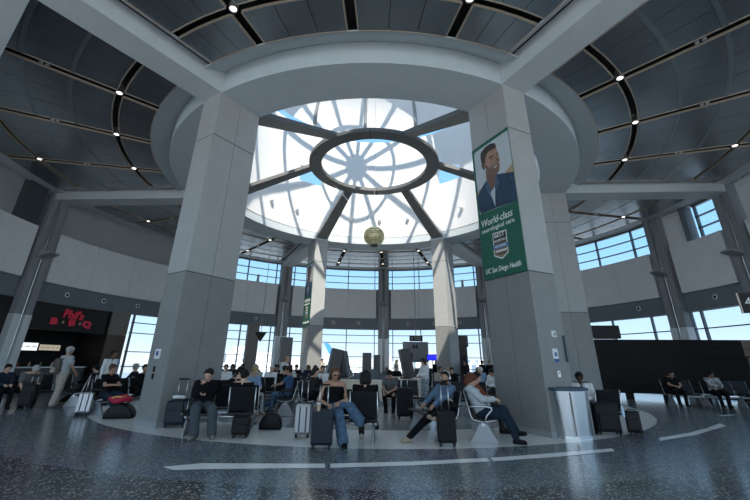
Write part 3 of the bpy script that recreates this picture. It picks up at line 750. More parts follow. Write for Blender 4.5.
t = thing('gate_sign', 'black overhead sign above the number 44 backdrop', 'sign', (3.75, 32.7, 3.42), 0)
MB().box((0, 0, 0), (1.08, 0.14, 0.46)).build('case', M_BLACK, t)
for z, w in ((0.09, 0.6), (-0.08, 0.55)): MB().box((0.12, -0.075, z), (w, 0.012, 0.07)).build('text_line', mat('sign_dim', (0.4, 0.4, 0.38), 0.5), t)
MB().box((-0.33, -0.075, 0), (0.12, 0.012, 0.22)).build('arrow', MATS['sign_dim'], t)
MB().tube([(0, 0, 0.2), (0, 0, 6.7)], 0.03, 8).build('rod', M_POST, t)
t = thing('display', 'bright blue flight display beside the far gate backdrop', 'display', (5.02, 32.5, 1.95), -0.1)
MB().box((0, 0.04, 0), (0.92, 0.08, 0.5)).build('case', M_BLACK, t)
MB().box((-0.04, -0.005, 0), (0.76, 0.02, 0.42)).build('screen', mat('blue_screen', (0.01, 0.01, 0.3), 0.3, emit=(0.01, 0.015, 0.55), estr=0.9), t)
MB().box((0.2, -0.018, 0.03), (0.06, 0.01, 0.05)).build('icon', M_TXT, t)
MB().tube([(0, 0.05, -1.95), (0, 0.05, -0.25)], 0.04, 8).build('stand', M_POST, t)
t = thing('podium', 'dark gate podium counter before the 44 backdrop', 'counter', (3.9, 31.4, 0), 0)
MB().box((0, 0, 0.55), (2.0, 0.7, 1.1)).build('body', M_COUNT, t); MB().box((0, 0, 1.13), (2.1, 0.8, 0.06)).build('top', M_BRUSH, t)
MB().box((-0.9, 0, 1.9), (0.55, 0.1, 0.7)).build('screen', M_BLACK, t); MB().tube([(-0.9, 0, 1.1), (-0.9, 0, 1.6)], 0.04, 8).build('screen_arm', M_POST, t)
t = thing('gate_backdrop', 'plain grey gate panel behind the white dressed standing woman', 'sign', (-6.9, 32.4, 0), 0.3)
MB().box((0, 0, 2.4), (0.95, 0.1, 1.9)).build('panel', mat('backdrop_dark', (0.15, 0.16, 0.17), 0.5), t); MB().box((0, 0, 0.7), (0.1, 0.08, 1.5)).build('post', M_POST, t)
t = thing('hanging_sign', 'small black wedge sign hanging before the left rear windows', 'sign', (-8.3, 29.5, 3.2), 0)
b = MB(); b.plate([(-0.42, 0.32), (0, -0.36), (0.42, 0.32)], -0.1, 0.1); b.build('body', M_BLACK, t); MB().tube([(0, 0, 0.3), (0, 0, 6.9)], 0.02, 6).build('rod', M_POST, t)
t = thing('wall_pier', 'brown grey wall pier between the left rear windows', 'pier', (-9.7, 32.1, 0), ang(125))
MB().box((0, 0, 2.2), (0.5, 0.9, 4.4)).build('body', mat('pier_taupe', (0.20, 0.185, 0.17), 0.6), t)
MB().box((0, 0, 0.1), (0.54, 0.94, 0.2)).build('foot', M_POST, t)
t = thing('display', 'dark display case standing on the left end of the screen wall', 'display', (12.3, 20.56, 2.79), -0.16)
MB().box((0, 0, 0.36), (1.5, 0.26, 0.66)).build('case', M_BLACK, t, bevel=0.05); MB().box((0, 0, 0.02), (1.0, 0.22, 0.04)).build('foot', M_POST, t)

for a, lab in ((66.0, 'tiny pale camera figure standing on the parapet right of the far right column'), (128.1, 'tiny pale camera figure standing on the parapet left of the far left column')):
    t = thing('security_camera', lab, 'camera', pol(18.05, a, 8.05), ang(a))
    MB().lathe([(0, 0), (0.16, 0), (0.12, 0.12), (0.10, 0.45), (0, 0.45)], n=14).build('stand', M_BEAM, t, smooth=True)
    MB().ball((0, 0, 0.58), 0.14, 12).build('dome', M_RIM, t, smooth='all')
# ================================================================== beam seating
M_SEATB = mat('seat_black_vinyl', (0.010, 0.0115, 0.013), 0.45, spec=0.22)
M_ALU = mat('seat_aluminium', (0.60, 0.62, 0.64), 0.3, 0.9)
M_LEG = mat('seat_leg_grey', (0.30, 0.32, 0.34), 0.42, 0.85)
M_TABLE = mat('table_laminate', (0.55, 0.62, 0.66), 0.25)
PITCH_S = 0.60
def bench(x, y, face, units, label, group='rows of black airport seats'):
    """units: S seat facing forwards, B seat facing backwards, T small table, - gap. local +y = forwards"""
    t = thing('airport_bench', label, 'seating', (x, y, 0), math.radians(face-90), group)
    wd = {'S': PITCH_S, 'B': PITCH_S, 'T': 0.34, '-': 0.3}
    tot = sum(wd[u] for u in units); cur = tot/2; cs = []
    for u in units: cs.append((u, cur-wd[u]/2)); cur -= wd[u]      # from local +x (viewer's left when facing us)
    MB().tube([(-tot/2+0.05, 0, 0.335), (tot/2-0.05, 0, 0.335)], 0.035, 10).build('beam', M_ALU, t, smooth=True)
    nl = max(2, int(round(tot/1.3))+1)
    for k in range(nl):
        xx = -tot/2+0.12+(tot-0.24)*k/(nl-1)
        b = MB(); b.side([(-0.27, 0.0), (0.27, 0.0), (0.27, 0.02), (0.07, 0.36), (-0.07, 0.36), (-0.27, 0.02)], xx-0.022, xx+0.022)
        b.build('leg', M_LEG, t, bevel=0.006)
    for u, xx in cs:
        if u == 'T':
            MB().box((xx, 0, 0.44), (0.34, 0.46, 0.03)).build('table', M_TABLE, t, bevel=0.008)
            MB().box((xx, 0, 0.385), (0.06, 0.12, 0.09)).build('table_bracket', M_ALU, t)
        elif u in 'SB':
            s = 1 if u == 'S' else -1; w = 0.53; T = Matrix.Rotation(0 if s == 1 else PI, 3, 'Z')
            def put(b): b.v = [tuple((T @ Vector(v))+Vector((xx, 0, 0))) for v in b.v]; return b
            b = MB(); b.side([(-0.23, 0.385), (0.25, 0.415), (0.27, 0.435), (0.25, 0.46), (0.0, 0.445), (-0.22, 0.44)], -w/2, w/2)
            put(b).build('seat', M_SEATB, t, bevel=0.012)
            b = MB(); b.side([(-0.20, 0.47), (-0.235, 0.46), (-0.355, 0.93), (-0.35, 0.95), (-0.325, 0.945), (-0.26, 0.72)], -w/2, w/2)
            put(b).build('backrest', M_SEATB, t, bevel=0.012)
            for sx in (-1, 1):
                b = MB(); xe = sx*(w/2+0.012)
                b.tube([(xe, -0.352, 0.95), (xe, -0.24, 0.5), (xe, -0.2, 0.42), (xe, 0.0, 0.385), (xe, 0.25, 0.425)], 0.013, 6)
                put(b).build('side_rail', M_ALU, t, smooth='all')
            for sx in ((-1, 1) if (u, xx) == cs[0] else (-1,)):
                xe = sx*0.292
                b = MB(); b.tube([(xe, -0.28, 0.66), (xe, -0.1, 0.672), (xe, 0.12, 0.672), (xe, 0.19, 0.65), (xe, 0.19, 0.61), (xe, 0.08, 0.50), (xe, 0.02, 0.36)], [0.018, 0.022, 0.022, 0.02, 0.018, 0.016, 0.016], 8)
                put(b).build('armrest', M_ALU if (x, y) in ALUARM else M_BLACK, t, smooth='all')
    return t
ALUARM = {(2.545, 9.56), (5.60, 10.5)}
bench(-3.36, 9.42, -78, 'STB', 'black bench with table between hoodie sitter and away facing seat')
bench(-3.35, 10.35, 100, 'SS', 'black bench behind the hoodie sitter, facing the windows')
bench(-0.40, 8.72, -95, 'SB', 'two opposed black seats under the wide jeans woman')
bench(2.545, 9.56, -14, 'SSS', 'black bench in profile under the grey cardigan woman')
bench(1.405, 9.63, 194, 'SSS', 'black bench under the headphones man, backing the cardigan woman')
bench(5.60, 10.5, -102, 'SB', 'black seat pair behind the steel bin')
bench(-3.82, 12.98, -35, 'SSS', 'black bench of the pale blue shirt man')
bench(-2.6, 13.2, 185, 'SSS', 'black bench of the jeans sitter left of the silver suitcase')
bench(-1.70, 12.85, -20, 'SS', 'black bench of the long haired sitter behind the silver suitcase')
bench(1.02, 13.95, -100, 'SS', 'black bench under the bowed grey shirt man')
bench(2.9, 13.2, -95, 'SSS', 'black bench behind the headphones man')
bench(4.9, 16.6, -150, 'SSS', 'black bench by the sleepy white shirt sitter')
bench(15.2, 16.95, -98, 'SSTSSSTSSS', 'long black bench before the black screen wall')
bench(-7.55, 12.75, -20, 'SSS', 'black bench left of the wide column')
bench(-9.0, 15.4, -170, 'SSS', 'black bench by the brown wall panel')
bench(-11.45, 14.1, -30, 'SSSS', 'black bench at the left edge of the hall')
bench(-10.1, 14.55, 190, 'SS', 'black bench just right of the backpack man')
bench(-5.6, 16.6, -70, 'SSSS', 'black bench of the white shirt sitter near the left windows')
bench(-3.7, 16.4, -80, 'SS', 'black bench of the white haired sitter in white blouse')
bench(-2.2, 16.1, -85, 'SS', 'black bench under the white tee sitter by the far left column')
bench(-3.3, 15.6, 100, 'SSS', 'black bench with a dark haired sitter seen from behind')
bench(-6.4, 19.2, -75, 'SSSS', 'black bench in the crowded left middle rows, near the brown pier')
bench(-3.6, 19.6, -85, 'SSSS', 'black bench in the crowded left middle rows, beside the plinth')
bench(4.2, 19.3, -105, 'SSSS', 'black bench in the right middle rows, behind the leaning slab')
for i, (x, y, f, nm) in enumerate(((-7.2, 22.0, -80, 'far left'), (-4.4, 22.6, -90, 'left of the distant left column'), (-1.6, 23.2, -90, 'left of the upright slab'), (1.2, 23.2, -90, 'behind the upright slab'),
                                   (4.0, 22.4, -100, 'right of the leaning slab'), (6.9, 22.0, -100, 'beside the dark brown cabinet'))):
    bench(x, y, f, 'SSSS', 'distant black bench in the rear row, %s' % nm)

# ================================================================== luggage
M_CBLACK = mat('case_black', (0.008, 0.009, 0.0105), 0.45, spec=0.2)
M_CNAVY = mat('case_navy', (0.009, 0.018, 0.031), 0.38, spec=0.3)
M_CSILV = mat('case_silver', (0.40, 0.42, 0.44), 0.33, 0.75)
M_CGREY = mat('case_grey', (0.055, 0.06, 0.066), 0.5)
M_WHEEL = mat('wheel_rubber', (0.012, 0.012, 0.012), 0.6)
def suitcase(x, y, rz, w, d, h, m, hh, label, tilt=0.0, soft=False, strip=None):
    t = thing('suitcase', label, 'suitcase', (x, y, 0), math.radians(rz))
    if tilt: t.rotation_euler = (math.radians(tilt), 0, math.radians(rz))
    z0 = 0.065
    MB().box((0, 0, z0+(h-z0)/2), (w, d, h-z0)).build('shell', m, t, bevel=0.045, smooth=False)
    if not soft:
        for k in range(5):
            xx = -w/2+w*(k+0.5)/5
            MB().box((xx, -d/2-0.002, z0+(h-z0)/2), (w*0.09, 0.018, (h-z0)*0.84)).build('rib', strip if (strip and k % 2) else m, t, bevel=0.006)
    else:
        MB().box((0, -d/2-0.02, z0+(h-z0)*0.36), (w*0.8, 0.05, (h-z0)*0.5)).build('pocket', m, t, bevel=0.015)
    b = MB(); b.box((0, 0, z0+(h-z0)/2), (w+0.006, 0.02, h-z0+0.006)); b.build('zip_band', M_WHEEL, t)
    for sx in (-1, 1):
        for sy in (-1, 1):
            b = MB(); b.tube([(sx*(w/2-0.05)-0.018, sy*(d/2-0.05), 0.032), (sx*(w/2-0.05)+0.018, sy*(d/2-0.05), 0.032)], 0.032, 12); b.build('wheel', M_WHEEL, t)
            MB().box((sx*(w/2-0.05), sy*(d/2-0.05), 0.06), (0.05, 0.05, 0.03)).build('wheel_mount', M_BLACK, t)
    if hh > h+0.05:
        for sx in (-1, 1): MB().tube([(sx*w*0.2, d*0.22, h-0.03), (sx*w*0.2, d*0.22, hh)], 0.011, 8).build('handle_rod', M_ALU, t, smooth='all')
        MB().tube([(-w*0.2-0.025, d*0.22, hh), (w*0.2+0.025, d*0.22, hh)], 0.019, 10).build('grip', M_BLACK, t, smooth='all')
    MB().tube([(-0.09, -d*0.1, h-0.005), (-0.07, -d*0.1, h+0.03), (0.07, -d*0.1, h+0.03), (0.09, -d*0.1, h-0.005)], 0.011, 6).build('carry_handle', M_BLACK, t, smooth='all')
    return t
suitcase(-4.66, 10.20, 8, 0.50, 0.30, 0.58, M_CNAVY, 1.06, 'dark suitcase with raised handle beside the wide left column', soft=True)
suitcase(-1.45, 9.16, 6, 0.34, 0.26, 0.64, M_CSILV, 1.13, 'silver grey suitcase with dark stripes left of the jeans woman', strip=M_CGREY)
suitcase(-0.90, 8.06, 4, 0.40, 0.26, 0.63, M_CNAVY, 1.08, 'dark blue suitcase standing in front of the jeans woman')
suitcase(1.52, 8.42, -4, 0.36, 0.25, 0.60, M_CBLACK, 1.10, 'black suitcase standing before the headphones man')
suitcase(1.02, 12.2, 4, 0.46, 0.30, 0.82, M_CBLACK, 1.08, 'tall black suitcase before the bowed grey shirt man', soft=True)
suitcase(-8.15, 11.95, 20, 0.36, 0.26, 0.60, M_CSILV, 1.10, 'silver suitcase with raised handle left of the wide column', tilt=-4, strip=M_CGREY)
suitcase(5.60, 9.98, -12, 0.52, 0.32, 0.68, M_CBLACK, 0.70, 'black soft suitcase right of the steel bin', soft=True)
suitcase(6.12, 9.80, -30, 0.30, 0.24, 0.52, M_CBLACK, 0.55, 'small black case at the right end beside the bin', tilt=-8, soft=True)
suitcase(-11.05, 13.45, 10, 0.42, 0.28, 0.70, M_CBLACK, 0.95, 'black suitcase between the grey shirt sitter and backpack man', soft=True)
suitcase(-2.72, 9.0, 6, 0.36, 0.26, 0.40, M_CBLACK, 0.42, 'squat black case under the seat table beside the hoodie sitter', soft=True)
# blue bottle in the side pocket of the soft case
t = thing('water_bottle', 'pale blue water bottle in the side of the black soft suitcase', 'bottle', (5.89, 9.75, 0.40), 0)
MB().lathe([(0, 0), (0.035, 0), (0.035, 0.17), (0.02, 0.2), (0, 0.2)], n=12).build('body', mat('bottle_blue', (0.45, 0.6, 0.75), 0.15), t, smooth=True)
MB().lathe([(0, 0.2), (0.018, 0.2), (0.018, 0.23), (0, 0.23)], n=10).build('cap', M_SIGNW, t)
# duffel bag and other bags
def bag(x, y, rz, w, d, h, m, label, name='duffel_bag'):
    t = thing(name, label, 'bag', (x, y, 0), math.radians(rz))
    b = MB(); n = 10; prof = []
    for i in range(n+1):
        a = PI*i/n; prof.append((math.cos(a)*w/2*(1-0.12*math.sin(a)), math.sin(a)**0.7*h*0.92))
    b.plate(prof[::-1], -d/2, d/2); b.build('body', m, t, bevel=0.05, smooth='all')
    MB().box((0, 0, h*0.935), (w*0.5, 0.02, 0.014)).build('zip', M_WHEEL, t)
    for s in (-1, 1):
        MB().tube([(-w*0.2, s*d*0.3, h*0.75), (-w*0.16, s*d*0.12, h*1.1), (0, s*d*0.06, h*1.18), (w*0.16, s*d*0.12, h*1.1), (w*0.2, s*d*0.3, h*0.75)], 0.012, 6).build('handle', M_WHEEL, t, smooth='all')
    return t
bag(-2.36, 10.12, 8, 0.55, 0.30, 0.40, M_CBLACK, 'black carry bag on the pale floor behind the away facing seat')
bag(-6.85, 11.55, 12, 0.75, 0.38, 0.40, M_CBLACK, 'black bag under the red jacket left of the wide column')
bag(-2.95, 14.3, 20, 0.45, 0.25, 0.35, M_CGREY, 'dark grey bag by the feet of the jeans sitter', 'tote_bag')
# red jacket lying on the bag
t = thing('jacket', 'bundled red jacket with yellow trim lying on a black bag', 'jacket', (-6.9, 11.5, 0.42), 0.2)
b = MB(); n = 16; vs = []; rnd = random.Random(3)
b.ball((0, 0, 0.05), (0.30, 0.18, 0.11), 18)
b.v = [(x*(1+0.12*math.sin(7*y+9*z)), y*(1+0.15*math.sin(11*x)), z+0.025*math.sin(14*x+5*y)) for x, y, z in b.v]
b.build('cloth', mat('jacket_red', (0.42, 0.012, 0.05), 0.7, 0, 0.25, 12, 0.3), t, smooth='all')
MB().tube([(-0.16, -0.15, 0.09), (-0.05, -0.16, 0.13), (0.05, -0.15, 0.11), (0.18, -0.12, 0.13)], 0.022, 8).build('trim', mat('jacket_yellow', (0.6, 0.4, 0.12), 0.7), t, smooth='all')
# rolled white paper on the dark suitcase
t = thing('paper_roll', 'white rolled paper resting on the dark suitcase by the column', 'rolled_paper', (-4.66, 10.14, 0.615), 0.1)
MB().tube([(-0.15, 0, 0.04), (-0.05, 0, 0.045), (0.06, 0, 0.042), (0.15, 0, 0.04)], [0.035, 0.042, 0.04, 0.03], 12).build('roll', M_SIGNW, t, smooth='all')
MB().tube([(0.0, 0, 0.045), (0.02, 0, 0.045)], 0.046, 12).build('strap', M_RIM, t, smooth='all')
# coffee cup on the blue suitcase
t = thing('coffee_cup', 'tan paper coffee cup standing on the dark blue suitcase', 'cup', (-0.98, 8.0, 0.63), 0)
MB().lathe([(0, 0), (0.03, 0), (0.042, 0.12), (0, 0.12)], n=16).build('cup', mat('cup_paper', (0.48, 0.36, 0.27), 0.6), t, smooth=True)
MB().lathe([(0, 0.12), (0.045, 0.12), (0.043, 0.138), (0, 0.138)], n=16).build('lid', M_SIGNW, t, smooth=True)
# litter paper on the floor (left)
t = MB(); t.add([(-0.16, -0.1, 0.005), (0.2, -0.06, 0.02), (0.14, 0.14, 0.005), (-0.1, 0.1, 0.03), (-0.16, -0.1, 0.008), (0.2, -0.06, 0.023), (0.14, 0.14, 0.008), (-0.1, 0.1, 0.033)],
                [(0, 3, 2, 1), (4, 5, 6, 7), (0, 1, 5, 4), (1, 2, 6, 5), (2, 3, 7, 6), (3, 0, 4, 7)])
tag(t.build('newspaper', M_SIGNW, loc=(-7.5, 12.05, 0.0)), 'white paper lying on the floor by the silver suitcase on the left', 'paper')

# ================================================================== steel bin
t = thing('litter_bin', 'wide curved steel litter bin in front of the bannered column', 'bin', (4.58, 9.58, 0), math.radians(22))
def oval(w, d, n=40):
    pts = []
    for i in range(n):
        a = 2*PI*i/n; ca, sa = math.cos(a), math.sin(a)
        pts.append((math.copysign(abs(ca)**0.75, ca)*w/2, math.copysign(abs(sa)**0.85, sa)*d/2))
    return pts
def loft(b, rings):
    vs = []; n = len(rings[0][0])
    for pts, z in rings: vs += [(x, y, z) for x, y in pts]
    fs = [(r*n+i, r*n+(i+1) % n, (r+1)*n+(i+1) % n, (r+1)*n+i) for r in range(len(rings)-1) for i in range(n)]
    fs += [tuple(range(n-1, -1, -1)), tuple(range((len(rings)-1)*n, len(rings)*n))]
    return b.add(vs, fs)
loft(MB(), [(oval(0.86, 0.60), 0.05), (oval(0.96, 0.66), 0.96)]).build('body', M_BRUSH, t, smooth=True)
loft(MB(), [(oval(0.89, 0.63), 0.0), (oval(0.89, 0.63), 0.06)]).build('plinth', M_CHROME, t, smooth=True)
loft(MB(), [(oval(0.98, 0.68), 0.955), (oval(1.0, 0.70), 0.975), (oval(1.0, 0.70), 1.0), (oval(0.96, 0.66), 1.02)]).build('lid', mat('bin_lid', (0.10, 0.16, 0.22), 0.25, 0.6), t, smooth=True)
MB().box((0, 0, 1.02), (0.5, 0.22, 0.012)).build('opening', M_BLACK, t, bevel=0.004)
for s in (-1, 1): MB().box((s*0.26, -0.315, 0.5), (0.012, 0.03, 0.86), M=Matrix.Rotation(s*0.0, 3, 'Y')).build('door_seam', M_POST, t)
# ================================================================== people: one continuous body grown from tapered limbs, clothes as children
def surfnet(prims, vox, cuts=()):
    """prims: (a, b, ra, rb, k) tapered capsules, smoothly merged. cuts: (point, normal) half spaces to remove."""
    A = np.array([p[0] for p in prims], float); B = np.array([p[1] for p in prims], float)
    RA = np.array([p[2] for p in prims]); RB = np.array([p[3] for p in prims])
    R = np.maximum(RA, RB)[:, None]
    lo = np.minimum(A-R, B-R).min(0)-3*vox; hi = np.maximum(A+R, B+R).max(0)+3*vox
    n = np.ceil((hi-lo)/vox).astype(int)+1
    D = np.full(n, 0.3, np.float32)
    ax = [lo[i]+vox*np.arange(n[i]) for i in range(3)]
    for (a, b, ra, rb, k) in prims:
        a = np.array(a, float); b = np.array(b, float); m = max(ra, rb)+0.05+2*vox
        i0 = np.maximum(0, np.floor((np.minimum(a, b)-m-lo)/vox).astype(int)); i1 = np.minimum(n, np.ceil((np.maximum(a, b)+m-lo)/vox).astype(int)+1)
        X = ax[0][i0[0]:i1[0], None, None]; Y = ax[1][None, i0[1]:i1[1], None]; Z = ax[2][None, None, i0[2]:i1[2]]
        d = b-a; L2 = max(float(d@d), 1e-9)
        t = np.clip(((X-a[0])*d[0]+(Y-a[1])*d[1]+(Z-a[2])*d[2])/L2, 0, 1)
        ds = np.sqrt((X-a[0]-t*d[0])**2+(Y-a[1]-t*d[1])**2+(Z-a[2]-t*d[2])**2)-(ra+(rb-ra)*t)
        S = D[i0[0]:i1[0], i0[1]:i1[1], i0[2]:i1[2]]
        if k > 0:
            h = np.clip(0.5+0.5*(S-ds)/k, 0, 1); S[...] = S*(1-h)+ds*h-k*h*(1-h)
        else: np.minimum(S, ds, out=S)
    for (p, nn) in cuts:
        nn = np.array(nn, float); nn /= np.linalg.norm(nn)
        dd = (ax[0][:, None, None]-p[0])*nn[0]+(ax[1][None, :, None]-p[1])*nn[1]+(ax[2][None, None, :]-p[2])*nn[2]
        np.maximum(D, dd, out=D)
    D[0] = D[-1] = 1; D[:, 0] = D[:, -1] = 1; D[:, :, 0] = D[:, :, -1] = 1
    ins = D < 0
    cs = sum(ins[i:n[0]-1+i, j:n[1]-1+j, k:n[2]-1+k].astype(np.int8) for i in (0, 1) for j in (0, 1) for k in (0, 1))
    act = (cs > 0) & (cs < 8); idx = np.full(act.shape, -1, np.int32); C = np.argwhere(act)
    idx[act] = np.arange(len(C))
    if len(C) == 0: return np.zeros((0, 3)), np.zeros((0, 4), int)
    acc = np.zeros((len(C), 3)); cnt = np.zeros(len(C))
    co = [(i, j, k) for i in (0, 1) for j in (0, 1) for k in (0, 1)]
    val = {c: D[C[:, 0]+c[0], C[:, 1]+c[1], C[:, 2]+c[2]] for c in co}
    for c in co:
        for axx in range(3):
            if c[axx] == 0:
                e = list(c); e[axx] = 1; e = tuple(e); v0, v1 = val[c], val[e]
                mk = (v0 < 0) != (v1 < 0); t = np.where(mk, v0/np.where(mk, v0-v1, 1), 0)
                p = np.tile(np.array(c, float), (len(C), 1)); p[:, axx] = t
                acc[mk] += p[mk]; cnt[mk] += 1
    V = lo+vox*(C+acc/cnt[:, None])
    F = []
    for axx in range(3):
        u, w = (axx+1) % 3, (axx+2) % 3
        s0 = [slice(1, n[q]-1) for q in range(3)]; s1 = list(s0); s0[axx] = slice(0, n[axx]-1); s1[axx] = slice(1, n[axx])
        a, b = ins[tuple(s0)], ins[tuple(s1)]; E = np.argwhere(a != b)
        if len(E) == 0: continue
        off = np.array([1, 1, 1]); off[axx] = 0; P = E+off; sgn = a[tuple(E.T)]
        q = []
        for (du, dv) in ((0, 0), (1, 0), (1, 1), (0, 1)):
            c = P.copy(); c[:, u] -= du; c[:, w] -= dv; q.append(idx[tuple(c.T)])
        Q_ = np.stack(q, 1); Q_[~sgn] = Q_[~sgn][:, ::-1]; F.append(Q_)
    return V, np.concatenate(F)
def sdf_obj(name, prims, vox, m, parent, cuts=()):
    V, F = surfnet(prims, vox, cuts)
    me = bpy.data.meshes.new(name); me.vertices.add(len(V)); me.vertices.foreach_set('co', V.astype(np.float32).ravel())
    me.loops.add(F.size); me.loops.foreach_set('vertex_index', F.ravel().astype(np.int32))
    me.polygons.add(len(F)); me.polygons.foreach_set('loop_start', np.arange(0, F.size, 4, dtype=np.int32))
    me.polygons.foreach_set('use_smooth', np.ones(len(F), bool)); me.update(calc_edges=True); me.materials.append(m)
    o = bpy.data.objects.new(name, me); COL.objects.link(o); o.parent = parent; return o

SKIN = {'fair': mat('skin_fair', (0.56, 0.36, 0.27), 0.5), 'tan': mat('skin_tan', (0.40, 0.23, 0.155), 0.5),
        'brown': mat('skin_brown', (0.17, 0.09, 0.058), 0.45), 'dark': mat('skin_dark', (0.05, 0.03, 0.022), 0.4)}
HAIR = {'black': mat('hair_black', (0.010, 0.009, 0.009), 0.6, spec=0.2), 'dark': mat('hair_dark_brown', (0.03, 0.02, 0.015), 0.6, 0, 0.3, 30, spec=0.2),
        'brown': mat('hair_brown', (0.085, 0.05, 0.03), 0.6, 0, 0.3, 30, spec=0.2), 'red': mat('hair_auburn', (0.10, 0.030, 0.016), 0.6, 0, 0.3, 30, spec=0.2),
        'grey': mat('hair_grey', (0.38, 0.37, 0.36), 0.6, 0, 0.2, 30, spec=0.2), 'white': mat('hair_white', (0.62, 0.61, 0.6), 0.6, spec=0.2), 'blond': mat('hair_blond', (0.36, 0.25, 0.13), 0.6, 0, 0.25, 30, spec=0.2)}
def cloth(name, c, v=0.12): return mat('cloth_'+name, c, 0.9, 0, v, 14, 0.15, spec=0.12)
M_EYE = mat('eye_dark', (0.02, 0.015, 0.012), 0.2); M_LIP = mat('lip', (0.28, 0.10, 0.085), 0.5)
M_PHONE = mat('phone_black', (0.012, 0.012, 0.014), 0.15)
M_SOLE = mat('shoe_sole', (0.55, 0.53, 0.50), 0.6)

def V3(*a): return np.array(a, float)
def unit(v): return v/max(np.linalg.norm(v), 1e-9)
def ik(a, b, l1, l2, pole):
    d = b-a; L = np.linalg.norm(d)
    if L > (l1+l2)*0.998: b = a+d*((l1+l2)*0.998/L); d = b-a; L = np.linalg.norm(d)
    L = max(L, abs(l1-l2)+0.01)
    x = (l1*l1-l2*l2+L*L)/(2*L); h = math.sqrt(max(0, l1*l1-x*x)); u = d/max(np.linalg.norm(d), 1e-9)
    p = pole-u*(pole@u); return a+u*x+unit(p)*h, b
def person(label, x, y, face, sit=True, lean=10, head=(10, 0), feet=None, hands=None, top=None, bottoms=None, shoes=None,
           skin='fair', hair='short', hcol='dark', sleeve='long', vox=0.017, sc=1.0, wide=0.0, hood=False, group=None, seat=0.46, toes=(0, 0), fem=False,
           female_top=False, collar=None, roll=0, kpole=None, bulk=0.0):
    t = thing('person', label, 'person', (x, y, 0), math.radians(face-90), group)
    S = sc; ln = math.radians(lean)
    P = V3(0, 0, (seat+0.085)) if sit else V3(0, 0, 0.94*S)
    sp = V3(math.sin(math.radians(roll)), -math.sin(ln), math.cos(ln)); sp = unit(sp); X = V3(1, 0, 0); fw = unit(np.cross(sp, X)*-1) if False else unit(np.cross(X, sp))*-1
    fw = unit(np.cross(sp, X)); fw = fw if fw[1] > 0 else -fw
    wS = (0.165 if fem else 0.185)*S; wH = 0.088*S
    waist = P+sp*0.17*S; chest = P+sp*0.34*S; shl = P+sp*0.46*S; neck = P+sp*0.515*S
    hp, hy = math.radians(head[0]), math.radians(head[1])
    # head frame: pitch forward, turn left/right
    base_f = V3(0, 1, 0); hf = V3(math.sin(hy)*math.cos(hp), math.cos(hy)*math.cos(hp), -math.sin(hp)); hr = unit(np.cross(hf, V3(0, 0, 1))); hu = unit(np.cross(hr, hf))
    up0 = unit(sp*0.6+V3(0, 0, 1)*0.4)
    hc = neck+up0*0.055*S+hu*0.085*S+hf*0.03*S
    shd = [shl+X*s*wS for s in (-1, 1)]
    if feet is None: feet = [(-0.12, 0.47, 0.0), (0.12, 0.45, 0.0)] if sit else [(-0.10, 0.03, 0.0), (0.10, -0.03, 0.0)]
    if hands is None: hands = [(-0.10, 0.34, 0.70), (0.10, 0.34, 0.70)] if sit else [(-0.25, 0.06, 0.80*S), (0.25, 0.06, 0.80*S)]
    thl, shn = (0.43*S, 0.42*S); ua, fa = 0.285*S, 0.255*S
    legs = []
    for i, s in enumerate((-1, 1)):
        hip = P+X*s*wH; ank = V3(*feet[i])+V3(0, 0, 0.085)
        pole = V3(s*0.12, 0.55, 1.0) if sit else V3(s*0.1, 1, 0)
        if kpole and kpole[i] is not None: pole = V3(*kpole[i])
        kn, ank = ik(hip, ank, thl, shn, pole); legs.append((hip, kn, ank))
    arms = []
    for i, s in enumerate((-1, 1)):
        hd = V3(*hands[i]); el, wr = ik(shd[i], hd, ua, fa, V3(s*0.7, -0.5, -0.7)); arms.append((shd[i], el, wr))
    # ---- body prims
    body = []
    def c(a, b, ra, rb, k=0.03): body.append((a, b, ra, rb, k))
    tw = 0.088 if fem else 0.095
    for s in (-1, 1):
        c(P+X*s*0.065*S, waist+X*s*0.052*S, 0.105*S, 0.092*S, 0.05); c(waist+X*s*0.052*S, chest+X*s*0.075*S, 0.092*S, (0.098 if fem else 0.105)*S, 0.05)
        c(chest+X*s*0.07*S, shl+X*s*0.09*S, 0.10*S, 0.07*S, 0.05); c(shl+X*s*0.09*S, shd[(s+1)//2]-sp*0.01, 0.066*S, 0.058*S, 0.03)
        if fem: c(chest+X*s*0.07*S+fw*0.06*S, chest+X*s*0.07*S+fw*0.075*S, 0.06*S, 0.055*S, 0.04)
    c(shl, hc-hu*0.06*S-hf*0.02*S, 0.055*S, 0.05*S, 0.03)
    for (hip, kn, ank) in legs:
        c(hip, kn, 0.088*S, 0.057*S, 0.03); c(kn, kn*0.62+ank*0.38-V3(0, 0.01, 0), 0.055*S, 0.055*S, 0.02); c(kn*0.62+ank*0.38, ank, 0.053*S, 0.036*S, 0.02)
    for (sh, el, wr) in arms:
        c(sh, el, 0.05*S, 0.039*S, 0.025); c(el, wr, 0.039*S, 0.027*S, 0.02)
    # head
    hs = S*1.04
    c(hc+hf*0.015*hs+hu*0.035*hs, hc-hf*0.03*hs+hu*0.035*hs, 0.079*hs, 0.079*hs, 0.02)
    c(hc+hf*0.035*hs-hu*0.01*hs, hc+hf*0.045*hs-hu*0.075*hs, 0.064*hs, 0.038*hs, 0.025)
    c(hc+hf*0.092*hs+hu*0.012*hs, hc+hf*0.108*hs-hu*0.024*hs, 0.010*hs, 0.015*hs, 0.014)
    for s in (-1, 1): c(hc+hr*s*0.077*hs-hf*0.008*hs+hu*0.018*hs, hc+hr*s*0.079*hs-hf*0.006*hs-hu*0.022*hs, 0.014*hs, 0.011*hs, 0.006)
    # hands: palm and five fingers, curling
    fr = max(0.0088, vox*0.58)
    hand_end = []
